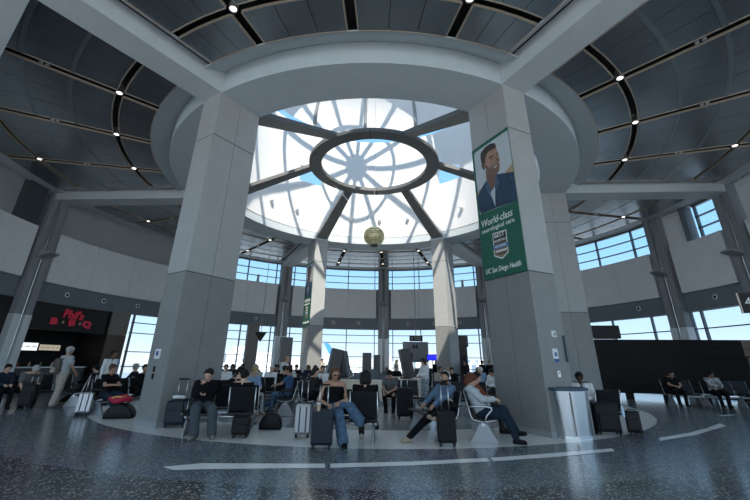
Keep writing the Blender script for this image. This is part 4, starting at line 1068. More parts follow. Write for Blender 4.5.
    for i, (sh, el, wr) in enumerate(arms):
        s = (-1, 1)[i]; d = unit(wr-el); inner = unit(V3(-s, 0.0, 0.25)-d*(V3(-s, 0, 0.25)@d)); pn = unit(np.cross(d, inner))*s      # across palm = inner, pn palm normal
        if pn[2] > 0: pn = -pn
        c(wr, wr+d*0.07*S+inner*0.018, 0.024*S, 0.024*S, 0.012); c(wr, wr+d*0.07*S-inner*0.020, 0.024*S, 0.021*S, 0.012)
        for q, (off, ll) in enumerate(((0.033, 0.066), (0.011, 0.076), (-0.011, 0.070), (-0.032, 0.055))):
            b0 = wr+d*0.078*S+inner*off*1.1; b1 = b0+unit(d+pn*0.35)*ll*0.5*S; b2 = b1+unit(d*0.6+pn*0.9)*ll*0.5*S
            c(b0, b1, fr*1.05, fr, 0.004); c(b1, b2, fr, fr*0.9, 0.004)
        tb = wr+d*0.03*S+inner*0.034; t1 = tb+unit(d*0.7+inner*0.7+pn*0.3)*0.035*S; c(tb, t1, fr*1.2, fr*1.1, 0.006); c(t1, t1+unit(d+pn*0.4)*0.028*S, fr*1.1, fr, 0.004)
        hand_end.append((wr+d*0.09*S, d, inner, pn))
    # feet inside the shoes
    fdirs = []
    for i, (hip, kn, ank) in enumerate(legs):
        shin = unit(ank-kn); a = math.radians(toes[i]); f0 = V3(math.sin(a), math.cos(a), 0)
        if feet[i][2] > 0.06: f0 = unit(unit(V3(f0[0], f0[1], 0)-shin*(V3(f0[0], f0[1], 0)@shin))*0.9+shin*0.25)
        upv = unit(V3(0, 0, 1)-f0*f0[2]); fdirs.append((f0, upv))
        c(ank-upv*0.03-f0*0.02, ank-upv*0.05+f0*0.13*S, 0.034*S, 0.026*S, 0.015)
    sdf_obj('body', body, vox, SKIN[skin], t)
    # ---- shoes
    if shoes:
        for i, (hip, kn, ank) in enumerate(legs):
            f0, upv = fdirs[i]; so = ank-upv*0.085
            pr = [(ank-upv*0.02-f0*0.025, ank-upv*0.045-f0*0.03, 0.045*S, 0.044*S, 0.01), (ank-upv*0.045-f0*0.03, ank-upv*0.052+f0*0.14*S, 0.044*S, 0.038*S, 0.02), (ank-upv*0.04+f0*0.04, ank-upv*0.05+f0*0.12*S, 0.046*S, 0.042*S, 0.02)]
            sdf_obj('shoe', pr, max(0.010, vox*0.8), shoes, t, cuts=[(so+upv*0.004, -upv), (ank+upv*0.015, upv)])
    # ---- trousers
    if bottoms:
        pr = []; g = 0.016+bulk*0.7
        for s in (-1, 1): pr.append((P+X*s*0.065*S-sp*0.0, waist+X*s*0.05*S-sp*0.06, 0.105*S+g, 0.098*S+g, 0.05))
        cuts = [(waist-sp*0.03, sp)]
        for (hip, kn, ank) in legs:
            low = ank*0.97+kn*0.03
            pr += [(hip, kn, 0.090*S+g, 0.060*S+g+wide*0.4, 0.03), (kn, low, 0.058*S+g+wide*0.4, 0.044*S+g+wide, 0.02)]
        o = sdf_obj('trousers', pr, vox, bottoms, t, cuts)
    # ---- top
    if top:
        pr = []; g = 0.020+bulk
        for s in (-1, 1):
            pr += [(P+X*s*0.062*S+sp*0.05, waist+X*s*0.055*S, 0.108*S+g, 0.095*S+g, 0.05), (waist+X*s*0.055*S, chest+X*s*0.075*S, 0.095*S+g, 0.105*S+g, 0.05),
                   (chest+X*s*0.07*S, shl+X*s*0.09*S, 0.10*S+g, 0.07*S+g*0.6, 0.05)]
            if sleeve != 'none': pr.append((shl+X*s*0.09*S, shd[(s+1)//2], 0.068*S+g*0.6, 0.058*S+g*0.7, 0.03))
            if fem: pr.append((chest+X*s*0.07*S+fw*0.06*S, chest+X*s*0.07*S+fw*0.075*S, 0.06*S+g, 0.055*S+g, 0.04))
        cuts = [(neck-sp*0.005, sp)] if sleeve != 'none' else [(shl-sp*0.05, sp)]
        if sleeve != 'none':
            for (sh, el, wr) in arms:
                if sleeve == 'short': pr.append((sh, sh*0.45+el*0.55, 0.052*S+g, 0.048*S+g, 0.025))
                else: pr += [(sh, el, 0.052*S+g, 0.043*S+g, 0.025), (el, wr*0.96+el*0.04, 0.043*S+g, 0.033*S+g*0.8, 0.02)]
        sdf_obj('hoodie' if hood else 'top', pr, vox, top, t, cuts)
    # ---- hair
    hm = HAIR[hcol]; hp_ = []
    if hair in ('short', 'long', 'bun', 'beard', 'cap', 'mid'):
        r = 0.079*hs+0.013
        hp_ = [(hc+hf*0.005*hs+hu*0.042*hs, hc-hf*0.036*hs+hu*0.038*hs, r, r, 0.01), (hc-hf*0.045*hs+hu*0.02*hs, hc-hf*0.05*hs-hu*0.03*hs, 0.07*hs, 0.055*hs, 0.03)]
        cuts = [(hc+hf*0.058*hs+hu*0.045*hs, hf*1.0-hu*0.75)]
        if hair in ('long', 'mid'):
            ll = 0.34 if hair == 'long' else 0.17
            back = hc-hf*0.055*hs
            dn = unit(-sp*0.8-V3(0, 0, 1)*0.4)
            for s in (-1, 0, 1):
                tail = [back+hr*s*0.05*hs+hu*0.02*hs, back+hr*s*0.06*hs-hu*0.10*hs+hf*0.01, back+hr*s*0.065*hs-hu*0.06*hs+dn*(ll-0.06)*S-fw*0.015]
                hp_ += [(tail[0], tail[1], 0.056*hs, 0.046*hs, 0.03), (tail[1], tail[2], 0.046*hs, 0.024*hs, 0.03)]
            for s in (-1, 1):
                q0 = hc+hr*s*0.072*hs+hu*0.03*hs-hf*0.0; q1 = hc+hr*s*0.088*hs-hu*0.09*hs+hf*0.012; q2 = q1+dn*(ll-0.08)*S+fw*0.03+hr*s*0.01
                hp_ += [(q0, q1, 0.030*hs, 0.032*hs, 0.02), (q1, q2, 0.032*hs, 0.020*hs, 0.02)]
            cuts = [(hc+hf*0.066*hs+hu*0.045*hs, hf*1.0-hu*0.55)]
        if hair == 'bun': hp_.append((hc-hf*0.09*hs+hu*0.08*hs, hc-hf*0.10*hs+hu*0.085*hs, 0.042*hs, 0.04*hs, 0.01))
        sdf_obj('hair', hp_, min(vox, 0.013), hm, t, cuts)
    elif hair == 'bald':
        sdf_obj('hair', [(hc-hf*0.03*hs-hu*0.0, hc-hf*0.045*hs-hu*0.03*hs, 0.081*hs, 0.066*hs, 0.02)], min(vox, 0.013), hm, t, [(hc+hu*0.02*hs, hu), (hc+hf*0.0, hf)])
    if hair == 'beard' :
        sdf_obj('beard', [(hc+hf*0.035*hs-hu*0.045*hs, hc+hf*0.05*hs-hu*0.08*hs, 0.062*hs, 0.042*hs, 0.02)], min(vox, 0.012), hm, t, [(hc-hu*0.035*hs, hu), (hc+hf*0.015*hs, -hf)])
    if hair == 'hood':
        r = 0.079*hs+0.028
        sdf_obj('hood', [(hc+hf*0.0+hu*0.04*hs, hc-hf*0.04*hs+hu*0.03*hs, r, r, 0.01), (hc-hf*0.04*hs, neck-fw*0.03, 0.095*hs, 0.09*hs, 0.04)], min(vox, 0.014), top, t, [(hc+hf*0.05*hs, hf)])
    # ---- face
    for s in (-1, 1):
        e = hc+hf*0.083*hs+hr*s*0.031*hs+hu*0.018*hs
        MB().ball(tuple(e), (0.013*hs, 0.011*hs, 0.009*hs), 8).build('eye', M_EYE, t, smooth='all')
    mo = hc+hf*0.082*hs-hu*0.058*hs
    MB().tube([tuple(mo-hr*0.022*hs-hf*0.006), tuple(mo+hf*0.002), tuple(mo+hr*0.022*hs-hf*0.006)], [0.004, 0.007, 0.004], 6).build('mouth', M_LIP, t, smooth='all')
    t['_'] = 0; del t['_']
    return t, dict(hc=hc, hf=hf, hr=hr, hu=hu, hs=hs, hands=hand_end, neck=neck, sp=sp, shl=shl, fw=fw, legs=legs, chest=chest)
def w2(t, p):                       # local point of a person -> world
    a = t.rotation_euler[2]; return (t.location.x+p[0]*math.cos(a)-p[1]*math.sin(a), t.location.y+p[0]*math.sin(a)+p[1]*math.cos(a), p[2])
def phone(t, info, i, lab, tilt=-0.6):
    p, d, inn, pn = info['hands'][i]; q = p+pn*0.03
    o = thing('phone', lab, 'phone', w2(t, q), t.rotation_euler[2])
    o.rotation_euler = (tilt, 0, t.rotation_euler[2])
    MB().box((0, 0, 0), (0.074, 0.010, 0.15)).build('case', M_PHONE, o, bevel=0.003)
    MB().box((0, -0.006, 0), (0.066, 0.002, 0.14)).build('screen', mat('phone_screen', (0.05, 0.06, 0.08), 0.1), o)

C_BLACK = cloth('black', (0.008, 0.008, 0.0095)); C_CHAR = cloth('charcoal', (0.026, 0.028, 0.031)); C_GREY = cloth('grey', (0.11, 0.118, 0.125))
C_LGREY = cloth('light_grey', (0.36, 0.38, 0.40)); C_WHITE = cloth('white', (0.68, 0.69, 0.70), 0.06); C_BEIGE = cloth('beige', (0.36, 0.33, 0.28))
C_DENIM = cloth('denim', (0.075, 0.125, 0.195), 0.3); C_DENIMD = cloth('dark_denim', (0.016, 0.026, 0.043), 0.2); C_SLATE = cloth('slate', (0.062, 0.077, 0.092))
C_LBLUE = cloth('light_blue', (0.23, 0.36, 0.52)); C_BLUE = cloth('blue', (0.06, 0.115, 0.22)); C_RUST = cloth('rust', (0.19, 0.06, 0.035)); C_OLIVE = cloth('olive', (0.10, 0.10, 0.06))
C_CARD = cloth('pale_cardigan', (0.42, 0.45, 0.48)); C_PATT = mat('cloth_pattern', (0.30, 0.34, 0.38), 0.85, 0, 0.75, 16)
S_GREY = cloth('shoe_grey', (0.17, 0.165, 0.16)); S_BLACK = cloth('shoe_black', (0.012, 0.012, 0.013)); S_WHITE = cloth('shoe_white', (0.55, 0.54, 0.5)); S_TAN = cloth('shoe_tan', (0.32, 0.27, 0.2))
HI = 0.0105; MI = 0.014; LO = 0.019

# ---- foreground
t, f = person('person slouching in black hoodie and grey trousers, one hand on the face', -3.74, 9.36, -76, lean=30, head=(24, 10), feet=[(-0.34, 0.60, 0), (0.0, 0.62, 0)],
              hands=[(0.02, 0.0, 0.98), (0.05, 0.24, 0.82)], top=C_BLACK, bottoms=C_SLATE, shoes=S_GREY, hcol='black', vox=HI, hood=True, toes=(-18, 15), wide=0.02, sc=1.12, bulk=0.015)
phone(t, f, 1, 'black phone held by the slouching hoodie sitter')
person('person in black beanie and black jacket behind the hoodie sitter, looking down', -3.32, 10.22, 60, lean=0, head=(25, 70), top=C_BLACK, bottoms=C_BLACK, shoes=S_BLACK, hair='cap', hcol='black', vox=MI, sc=1.06)
person('person with black hair in the seat seen from behind, left of the carry bag', -2.96, 9.52, 100, lean=10, head=(30, 20), top=C_BLACK, bottoms=C_BLACK, shoes=S_BLACK, hcol='black', vox=MI)
t, f = person('woman in black tank top and wide blue jeans, sunglasses on, legs crossed', -0.76, 8.70, -80, lean=8, head=(18, -8), feet=[(-0.16, 0.55, 0.0), (-0.50, 0.46, 0.33)],
              hands=[(-0.10, 0.22, 0.72), (0.16, 0.20, 0.70)], top=C_BLACK, bottoms=C_DENIM, shoes=S_BLACK, skin='tan', hair='long', hcol='brown', sleeve='none', vox=HI, wide=0.045, fem=True, toes=(-10, -60), sc=1.12,
              kpole=((0.25, 0.6, 1), (-0.5, 0.5, 1)))
h = f; b = MB()
for s in (-1, 1): b.ball(tuple(h['hc']+h['hf']*0.098*h['hs']+h['hr']*s*0.034+h['hu']*0.018), (0.027, 0.012, 0.02), 10)
b.tube([tuple(h['hc']+h['hf']*0.10*h['hs']-h['hr']*0.02+h['hu']*0.022), tuple(h['hc']+h['hf']*0.10*h['hs']+h['hr']*0.02+h['hu']*0.022)], 0.004, 6)
b.build('sunglasses', M_PHONE, t, smooth='all')
person('person with black hair and hood seen from behind, beside the jeans woman', -0.10, 8.58, 85, lean=4, head=(22, 0), top=C_BLACK, bottoms=C_CHAR, shoes=S_WHITE, hair='mid', hcol='black', vox=MI,
       feet=[(-0.12, 0.55, 0), (0.2, 0.95, 0)], sc=1.04)
t, f = person('man with white headphones, denim jacket and black trousers, one ankle on his knee', 1.53, 9.06, 215, lean=22, head=(0, -18), feet=[(-0.30, 0.50, 0.42), (0.16, 0.78, 0.0)],
              hands=[(-0.12, 0.34, 0.66), (0.16, 0.34, 0.68)], top=cloth('denim_jacket', (0.10, 0.16, 0.24), 0.3), bottoms=C_BLACK, shoes=S_TAN, skin='tan', hair='beard', hcol='black', vox=HI, toes=(80, 10), sc=1.06,
              kpole=((-0.9, 0.5, 0.5), None))
h = f; b = MB(); n = 14
b.tube([tuple(h['hc']+h['hr']*math.cos(PI*j/n)*0.098*h['hs']+h['hu']*(0.01+math.sin(PI*j/n)*0.128*h['hs'])-h['hf']*0.01) for j in range(n+1)], 0.009, 8)
b.build('headphone_band', M_SIGNW, t, smooth='all')
for s in (-1, 1):
    b = MB(); b.ball(tuple(h['hc']+h['hr']*s*0.094*h['hs']-h['hf']*0.008), (0.026, 0.030, 0.036), 12); b.build('ear_cup', M_SIGNW, t, smooth='all')
t, f = person('woman in pale grey cardigan, dark jeans and black flats in profile, using her phone', 2.40, 8.98, -18, lean=26, head=(38, 0), feet=[(-0.04, 0.66, 0.12), (0.10, 0.64, 0.0)],
              hands=[(-0.05, 0.26, 0.80), (0.06, 0.27, 0.80)], top=C_CARD, bottoms=C_DENIMD, shoes=S_BLACK, hair='mid', hcol='red', vox=HI, fem=True, sc=1.10, toes=(10, 0), kpole=((0.4, 0.5, 1), None))
phone(t, f, 0, 'black phone held by the grey cardigan woman')
t, f = person('person in white uniform shirt with dark shoulder marks and tie behind the steel bin', 5.46, 10.60, -115, lean=2, head=(28, 10), top=C_WHITE, bottoms=C_BLACK, shoes=S_BLACK, skin='dark', hcol='black', vox=MI, sc=1.04,
              hands=[(-0.08, 0.30, 0.74), (0.10, 0.30, 0.74)])
h = f
for s in (-1, 1):
    b = MB(); b.box(tuple(h['shl']+np.array([s*0.15, 0.0, 0.083])), (0.11, 0.06, 0.02)); b.build('epaulette', M_PHONE, t)
b = MB(); q0 = h['neck']+h['fw']*0.075-h['sp']*0.05; b.tube([tuple(q0), tuple(q0-h['sp']*0.1+h['fw']*0.055), tuple(q0-h['sp']*0.3+h['fw']*0.06)], [0.018, 0.022, 0.03], 6); b.build('tie', M_PHONE, t)
# ---- left side
t, f = person('standing grey haired man with backpack, pale shirt and grey trousers at the left', -10.4, 13.75, 62, sit=False, lean=0, head=(5, -15), top=C_LGREY, bottoms=C_BEIGE, shoes=S_GREY, hcol='grey', skin='tan', sleeve='short', vox=MI, sc=1.1, bulk=0.02,
              hands=[(-0.22, 0.12, 0.98), (0.18, 0.30, 1.05)], feet=[(-0.16, 0.10, 0), (0.16, -0.12, 0)], wide=0.02)
a = t.rotation_euler[2]; q = w2(t, np.array([0, -0.235, 1.02]))
bp = thing('backpack', 'grey and tan backpack on the back of the standing man', 'backpack', q, a)
M_BPK = cloth('backpack', (0.11, 0.095, 0.085), 0.3)
sdf_obj('main_bag', [((-0.09, 0, 0.08), (-0.09, 0, 0.36), 0.085, 0.08, 0.04), ((0.09, 0, 0.08), (0.09, 0, 0.36), 0.085, 0.08, 0.04), ((-0.05, 0, 0.42), (0.05, 0, 0.42), 0.07, 0.07, 0.04)], 0.013, M_BPK, bp)
sdf_obj('front_pocket', [((-0.07, -0.075, 0.08), (0.07, -0.075, 0.08), 0.055, 0.055, 0.02), ((-0.07, -0.07, 0.16), (0.07, -0.07, 0.16), 0.05, 0.05, 0.02)], 0.013, cloth('backpack_pocket', (0.33, 0.28, 0.23)), bp)
for s in (-1, 1): MB().tube([(s*0.11, 0.07, 0.46), (s*0.135, 0.16, 0.50), (s*0.145, 0.31, 0.44), (s*0.15, 0.34, 0.30), (s*0.17, 0.24, 0.14), (s*0.13, 0.06, 0.08)], 0.022, 8).build('strap', M_BPK, bp, smooth='all')
person('person in grey shirt bowed far forward on a seat at the left edge', -11.6, 13.84, -30, lean=-30, head=(55, 0), top=C_GREY, bottoms=C_CHAR, shoes=S_BLACK, hcol='grey', sleeve='short', vox=MI, hands=[(-0.15, 0.45, 0.45), (0.15, 0.45, 0.45)], sc=1.12, bulk=0.03)
person('person in dark navy jacket with a dark bag, seated at the left frame edge', -11.9, 13.32, -28, lean=8, head=(25, 0), top=C_DENIMD, bottoms=C_BLACK, shoes=S_BLACK, hcol='black', vox=LO)
person('person in black with pale trainers, feet out beside the backpack man', -10.13, 14.84, 192, lean=12, head=(15, 0), feet=[(-0.1, 0.75, 0), (0.12, 0.7, 0)], top=C_BLACK, bottoms=C_BLACK, shoes=S_TAN, hcol='black', vox=MI)
t, f = person('standing person in white top with light blue cloth over one shoulder, left', -9.25, 14.3, -20, sit=False, lean=-6, head=(10, 0), top=C_WHITE, bottoms=C_DENIMD, shoes=S_BLACK, skin='brown', hcol='black', vox=MI, sc=1.04)
sdf_obj('shawl', [((-0.22, 0.06, 1.42), (-0.24, 0.0, 1.0), 0.09, 0.10, 0.03), ((-0.2, -0.08, 1.40), (-0.22, -0.1, 0.95), 0.08, 0.09, 0.03)], MI, C_LBLUE, t)
person('woman in black top and jeans seated left of the wide column, hair tied up', -7.75, 12.19, -22, lean=6, head=(15, -10), feet=[(-0.1, 0.5, 0), (0.14, 0.7, 0)], top=C_BLACK, bottoms=C_DENIMD, shoes=S_BLACK, skin='tan', hair='bun', hcol='brown', vox=MI, fem=True,
       hands=[(-0.08, 0.36, 0.80), (0.08, 0.36, 0.80)], sleeve='short', sc=1.05)
person('dark haired person in black sweater looking right, beside the tied up hair woman', -7.35, 13.30, -24, lean=8, head=(12, 20), top=C_BLACK, bottoms=C_CHAR, shoes=S_BLACK, skin='tan', hcol='black', vox=MI, sc=1.05)
person('grey haired person with navy jacket by the tall window on the left', -9.0, 15.4, -165, lean=8, head=(10, 30), top=C_DENIMD, bottoms=C_CHAR, shoes=S_BLACK, hcol='grey', vox=LO, sc=1.05)
# ---- middle distance
person('man in pale blue shirt and light trousers leaning forward behind the wide left column', -3.82, 12.98, -38, lean=-14, head=(20, 0), top=C_LBLUE, bottoms=C_LGREY, shoes=S_TAN, hcol='blond', vox=MI, feet=[(-0.14, 0.55, 0), (0.14, 0.62, 0)], hands=[(-0.08, 0.44, 0.72), (0.1, 0.42, 0.72)], sc=1.05)
person('bald man in beige jacket right of the pale blue shirt man', -4.76, 16.88, -70, lean=6, head=(15, 0), top=C_BEIGE, bottoms=C_GREY, shoes=S_BLACK, skin='tan', hair='bald', hcol='grey', vox=LO, sc=1.05)
person('person in white shirt seated near the left windows, dark hair', -5.9, 16.5, -72, lean=6, head=(12, 0), top=C_WHITE, bottoms=C_LGREY, shoes=S_WHITE, hcol='dark', vox=LO, sc=1.05)
person('dark haired person in black coat seen from behind near the white dressed people', -3.3, 15.58, 100, lean=10, head=(12, 0), top=C_BLACK, bottoms=C_BLACK, shoes=S_BLACK, hcol='black', vox=LO, sc=1.05)
person('person in blue tee and jeans in profile facing left, arms held out', -2.6, 13.2, 184, lean=-2, head=(14, 0), top=C_BLUE, bottoms=C_DENIM, shoes=S_BLACK, skin='tan', hcol='dark', sleeve='short', vox=MI, feet=[(-0.1, 0.5, 0), (0.1, 0.95, 0)], hands=[(-0.05, 0.48, 0.78), (0.07, 0.48, 0.78)], sc=1.05)
person('woman with long dark hair in profile behind the silver suitcase', -1.80, 12.57, -22, lean=-6, head=(18, 0), top=C_CHAR, bottoms=C_BLACK, shoes=S_BLACK, skin='fair', hair='long', hcol='dark', vox=MI, fem=True, hands=[(-0.05, 0.28, 1.0), (0.08, 0.36, 0.72)], sc=1.04)
person('person in white tee under the far left column foot', -1.9, 16.1, -85, lean=6, head=(8, 0), top=C_WHITE, bottoms=C_CHAR, shoes=S_WHITE, skin='tan', hcol='dark', vox=LO, sc=1.05)
person('white haired person in white blouse seated beside the black coat', -4.0, 16.42, -80, lean=8, head=(12, 0), top=C_WHITE, bottoms=C_BEIGE, shoes=S_WHITE, hcol='white', vox=LO, sc=1.05)
person('standing fair haired woman in white clothes left of the far column', -3.72, 17.3, -10, sit=False, lean=-8, head=(25, 0), top=C_WHITE, bottoms=C_WHITE, shoes=S_WHITE, hcol='blond', vox=LO, fem=True, hands=[(-0.1, 0.32, 1.05), (0.12, 0.3, 1.05)], wide=0.05)
person('man in grey tee bowed forward looking down behind the tall black suitcase', 0.72, 14.0, -104, lean=-24, head=(48, 0), top=C_GREY, bottoms=C_BLACK, shoes=S_BLACK, hcol='black', sleeve='short', vox=MI, skin='tan', hands=[(-0.05, 0.48, 0.62), (0.07, 0.48, 0.62)], feet=[(-0.12, 0.3, 0), (0.12, 0.35, 0)], sc=1.05)
person('standing woman in white sweater and patterned trousers with long dark hair', 2.13, 15.9, -150, sit=False, lean=0, head=(24, 0), top=C_WHITE, bottoms=C_PATT, shoes=S_WHITE, hair='long', hcol='dark', vox=MI, fem=True, hands=[(-0.10, 0.27, 1.05), (0.14, 0.26, 1.02)], wide=0.06, sc=0.98)
person('sleepy person in white shirt and black cap by the bannered column', 4.95, 16.5, -150, lean=-10, head=(40, 0), top=C_WHITE, bottoms=C_CHAR, shoes=S_BLACK, skin='tan', hair='cap', hcol='black', vox=LO, roll=-14, sc=1.08)
person('person in rust coloured cardigan right behind the grey cardigan woman', 2.68, 10.12, -12, lean=10, head=(20, 20), top=C_RUST, bottoms=C_CHAR, shoes=S_BLACK, hair='mid', hcol='black', vox=MI, fem=True)
person('white haired person in light blue shirt near the cabinet', 4.6, 17.1, -146, lean=8, head=(5, 0), top=C_LBLUE, bottoms=C_CHAR, shoes=S_BLACK, hcol='white', vox=LO, sc=1.08)
# ---- right, before the screen wall
person('seated person all in black, left of the two by the screen wall', 12.8, 17.25, -104, lean=4, head=(30, 0), top=C_BLACK, bottoms=C_BLACK, shoes=S_BLACK, skin='tan', hcol='black', sleeve='short', vox=MI, hands=[(-0.06, 0.36, 0.74), (0.08, 0.38, 0.74)], sc=1.06)
person('seated person in black with white sleeve, right of the two by the screen wall', 14.32, 17.04, -102, lean=4, head=(32, 0), top=cloth('white_black', (0.30, 0.30, 0.31), 0.9), bottoms=C_BLACK, shoes=S_BLACK, skin='brown', hcol='black', vox=MI, hands=[(-0.06, 0.36, 0.74), (0.08, 0.38, 0.74)], sc=1.06)
# ---- far: standing near the rear windows and seated in the rear rows
far = [('standing man in black jacket before the rear windows, left of the upright slab', -1.7, 27.5, -80, False, C_BLACK, C_LGREY, 'dark', 'tan', 'short'),
       ('standing person in grey top further left before the rear windows', -2.6, 28.6, -60, False, C_LGREY, C_CHAR, 'brown', 'fair', 'mid'),
       ('standing person in tan coat half hidden by the leaning pair of slabs', -3.3, 27.2, -40, False, C_BEIGE, C_CHAR, 'dark', 'fair', 'short'),
       ('standing person in dark coat beside the dark cabinet', 6.2, 26.4, -120, False, C_CHAR, C_BLACK, 'black', 'tan', 'short'),
       ('standing person in black tee right of the dark cabinet', 7.25, 26.2, -60, False, C_BLACK, C_CHAR, 'black', 'tan', 'short'),
       ('standing man in black furthest right near the rear right post', 8.1, 27.4, -100, False, C_BLACK, C_BLACK, 'dark', 'fair', 'short'),
       ('standing person in white by the gate podium', 3.0, 30.3, 60, False, C_WHITE, C_CHAR, 'black', 'tan', 'short'),
       ('standing person in black by the blue flight display', 5.0, 30.6, -90, False, C_BLACK, C_BLACK, 'black', 'tan', 'mid'),
       ('standing person in dark clothes beside the plain grey gate panel', -6.4, 31.0, -80, False, C_CHAR, C_BLACK, 'black', 'tan', 'short'),
       ('standing person in light top left of the podium queue', 1.9, 29.8, 30, False, C_LGREY, C_DENIMD, 'blond', 'fair', 'mid')]
for lab, x, y, fc, st, tp, bt, hcx, sk, hr_ in far:
    person(lab, x, y, fc, sit=st, lean=0, head=(12, 10), top=tp, bottoms=bt, shoes=S_BLACK, hcol=hcx, skin=sk, hair=hr_, vox=0.022)
TOPS = [(C_WHITE, 'white'), (C_BLACK, 'black'), (C_CHAR, 'charcoal'), (C_LBLUE, 'light blue'), (C_GREY, 'grey'), (C_BEIGE, 'beige'), (C_RUST, 'rust'), (C_OLIVE, 'olive'), (C_DENIMD, 'navy')]
rowp = [(-8.1, 21.9, 1, 'dark'), (-7.5, 21.95, 8, 'black'), (-6.9, 22.0, 1, 'black'), (-6.3, 22.05, 2, 'dark'), (-5.3, 22.5, 1, 'black'), (-4.7, 22.5, 3, 'dark'), (-4.1, 22.5, 1, 'black'), (-3.5, 22.5, 8, 'brown'),
        (-2.5, 23.1, 0, 'dark'), (-1.3, 23.1, 7, 'black'), (0.3, 23.1, 0, 'white'), (0.9, 23.1, 4, 'grey'), (1.5, 23.1, 1, 'black'), (2.1, 23.1, 0, 'dark'), (3.1, 22.4, 2, 'black'), (4.3, 22.35, 5, 'blond'), (6.0, 21.85, 3, 'white'), (6.6, 21.8, 1, 'dark'), (7.2, 21.75, 0, 'grey'), (7.8, 21.7, 4, 'black')]
SEATN = ['first', 'second', 'third', 'fourth', 'fifth', 'sixth', 'seventh', 'eighth', 'ninth', 'tenth', 'eleventh', 'twelfth', 'thirteenth', 'fourteenth', 'fifteenth', 'sixteenth', 'seventeenth', 'eighteenth', 'nineteenth', 'twentieth']
for k, (x, y, ti, hcx) in enumerate(rowp):
    person('%s haired person in %s top in the distant rear row, %s from the left' % (hcx, TOPS[ti][1], SEATN[k]), x, y, -90+(k*37 % 50)-25, lean=(k*13 % 24)-8, head=(8+(k*17 % 25), (k*29 % 60)-30),
           top=TOPS[ti][0], bottoms=(C_CHAR, C_DENIMD, C_BLACK)[k % 3], shoes=S_BLACK, hcol=hcx, skin=('fair', 'tan', 'brown')[k % 3], hair=('short', 'mid', 'short', 'long')[k % 4], vox=0.022, group='sitters in the distant rear row', sc=1.04)

midp = [(-7.27, 18.95, 1, 'black', 'near the brown pier'), (-6.11, 19.28, 2, 'dark', 'near the brown pier'), (-5.53, 19.42, 4, 'grey', 'near the brown pier'),
        (-4.5, 19.52, 8, 'black', 'beside the plinth'), (-3.9, 19.58, 0, 'dark', 'beside the plinth'), (-2.7, 19.68, 1, 'black', 'beside the plinth'),
        (3.33, 19.53, 5, 'dark', 'behind the leaning slab'), (3.91, 19.38, 1, 'black', 'behind the leaning slab'), (5.07, 19.07, 2, 'brown', 'behind the leaning slab')]
for k, (x, y, ti, hcx, nm) in enumerate(midp):
    person('%s haired sitter in %s top in the crowded middle row %s' % (hcx, TOPS[ti][1], nm), x, y, -75-(k*23 % 30), lean=(k*11 % 20)-6, head=(10+(k*13 % 25), (k*31 % 60)-30), top=TOPS[ti][0], bottoms=(C_BLACK, C_DENIMD, C_CHAR)[k % 3],
           shoes=S_BLACK, hcol=hcx, skin=('tan', 'fair', 'brown')[k % 3], hair=('short', 'short', 'mid')[k % 3], vox=0.021, group='sitters in the crowded middle rows', sc=1.05)
# ================================================================== outside
M_APRON = mat('apron_concrete', (0.30, 0.31, 0.32), 0.9, 0, 0.06, 0.02)
M_BLD = mat('far_building', (0.72, 0.73, 0.74), 0.9, 0, 0.05, 0.2)  # distance haze is put into these pale building colours
M_BLD2 = mat('far_building_grey', (0.5, 0.53, 0.56), 0.9, 0, 0.05, 0.2)
b = MB(); b.box((0, 150, -4.2), (900, 760, 0.3))
struct(b.build('ground', M_APRON), 'pale concrete airport apron outside the windows', 'ground')

rnd = random.Random(5)
for k in range(26):
    x = -150+k*12.5+rnd.uniform(-4, 4); y = rnd.uniform(190, 330); hh = rnd.uniform(4.5, 10); ww = rnd.uniform(10, 26)
    t = MB(); t.box((0, 0, (hh-4)/2-2), (ww, 14, hh))
    if k % 3 == 0: t.box((ww*0.2, 0, hh-4), (ww*0.3, 8, 4))
    if k % 2: t.prism([(-ww*0.4, -5), (-ww*0.1, -5), (-ww*0.1, 5), (-ww*0.4, 5)], hh-5, hh-1)
    o = t.build('far_building', M_BLD if k % 3 else M_BLD2, loc=(x, y, 0)); struct(o, 'pale hazy building on the far side of the airfield', 'building')
pl_ = thing('aircraft', 'white parked aircraft with blue tail fin outside the rear window', 'aircraft', (-26.5, 118, -4), 0.0)
M_AIR = mat('aircraft_white', (0.75, 0.76, 0.77), 0.4)
b = MB(); b.tube([(-16, 0, 3.4), (-14, 0, 3.3), (8, 0, 3.3), (14, 0, 3.6), (19, 0, 4.3)], [0.4, 1.9, 2.0, 1.5, 0.3], 16); b.build('fuselage', M_AIR, pl_, smooth='all')
b = MB(); b.plate([(-19.5, 5.0), (-17, 5.0), (-13.6, 10.8), (-15.0, 10.8)][::-1], -0.18, 0.18); b.v = [(-x-1.2, y, z) for x, y, z in b.v]; b.build('tail_fin', mat('fin_blue', (0.06, 0.25, 0.55), 0.4), pl_)
for s in (-1, 1):
    b = MB(); b.prism([(-3, 0), (3, 0), (-3, s*15), (-5, s*15)][::s], 2.7, 3.0); b.build('wing', M_AIR, pl_)
    MB().tube([(-1, s*5, 1.9), (2.5, s*5, 1.9)], 0.9, 12).build('engine', M_BLD2, pl_, smooth='all')
    MB().tube([(-1, s*2.2, -0.05), (-1, s*2.2, 2.4)], 0.35, 8).build('main_gear', M_BLACK, pl_)
MB().tube([(-12, 0, -0.05), (-12, 0, 2.0)], 0.3, 8).build('nose_gear', M_BLACK, pl_)

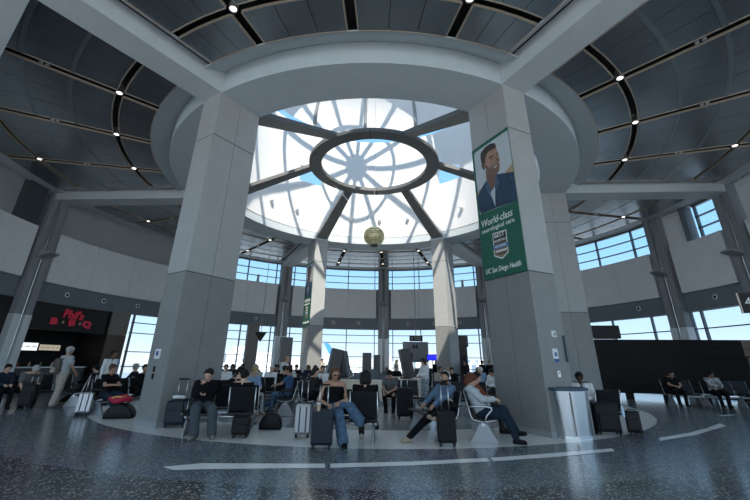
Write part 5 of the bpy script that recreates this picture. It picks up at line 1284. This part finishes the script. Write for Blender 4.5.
# ================================================================== light
w = bpy.data.worlds.new('World'); SC.world = w; w.use_nodes = True; nt = w.node_tree
bg = nt.nodes['Background']; tc = nt.nodes.new('ShaderNodeTexCoord'); sp = nt.nodes.new('ShaderNodeSeparateXYZ')
nt.links.new(tc.outputs['Generated'], sp.inputs[0])
r = nt.nodes.new('ShaderNodeValToRGB'); e = r.color_ramp.elements
e[0].position = 0.0; e[0].color = (0.66, 0.74, 0.81, 1); e[1].position = 1.0; e[1].color = (0.16, 0.40, 0.72, 1)
x = e.new(0.06); x.color = (0.48, 0.65, 0.80, 1); x = e.new(0.25); x.color = (0.26, 0.52, 0.80, 1)
nt.links.new(sp.outputs[2], r.inputs['Fac']); nt.links.new(r.outputs['Color'], bg.inputs['Color'])
bg.inputs['Strength'].default_value = 0.76
sd = bpy.data.lights.new('sun', 'SUN'); sd.energy = 4.8; sd.angle = 0.009; sd.color = (1, 0.92, 0.80)
so = bpy.data.objects.new('sun', sd); COL.objects.link(so)
el = math.radians(54); az = Vector((0.172, -0.985, 0)).normalized()
dirv = Vector((az.x*math.cos(el), az.y*math.cos(el), math.sin(el)))
so.rotation_euler = dirv.to_track_quat('Z', 'Y').to_euler(); so.location = (0, -20, 40)

# added area fill, standing in for daylight from the glass wall behind the photographer
ad = bpy.data.lights.new('concourse_fill', 'AREA'); ad.shape = 'RECTANGLE'; ad.size = 56; ad.size_y = 9; ad.energy = 600; ad.color = (0.92, 0.97, 1.0)
ao = bpy.data.objects.new('concourse_fill', ad); COL.objects.link(ao); ao.location = (0, -8.8, 5.1); ao.rotation_euler = (PI/2, 0, 0)

# ================================================================== camera
F, PITCH, ROLL, PXO, PYO = 373.82, 0.3741, 0.0133, -2.41, -34.22
cd = bpy.data.cameras.new('camera'); cam = bpy.data.objects.new('camera', cd); COL.objects.link(cam); SC.camera = cam
cd.sensor_width = 36; cd.sensor_fit = 'HORIZONTAL'; cd.lens = F/750*36
cd.shift_x = -PXO/750; cd.shift_y = PYO/750; cd.clip_start = 0.05; cd.clip_end = 2000
cp, sp_ = math.cos(PITCH), math.sin(PITCH); cr, sr = math.cos(ROLL), math.sin(ROLL)
r0 = Vector((1, 0, 0)); fw = Vector((0, cp, sp_)); u0 = Vector((0, -sp_, cp))
rt = r0*cr+u0*sr; up = -r0*sr+u0*cr; bk = -fw
cam.matrix_world = Matrix(((rt.x, up.x, bk.x, 0), (rt.y, up.y, bk.y, 0), (rt.z, up.z, bk.z, 1.5), (0, 0, 0, 1)))
vs_ = SC.view_settings; vs_.view_transform = 'Standard'; vs_.look = 'None'; vs_.exposure = 1.05; vs_.gamma = 1.0; vs_.use_curve_mapping = False
try:
    SC.cycles.use_denoising = True; SC.cycles.denoiser = 'OPENIMAGEDENOISE'
    SC.cycles.max_bounces = 8; SC.cycles.diffuse_bounces = 4; SC.cycles.glossy_bounces = 3; SC.cycles.transparent_max_bounces = 12
    SC.cycles.sample_clamp_indirect = 6
except Exception: pass
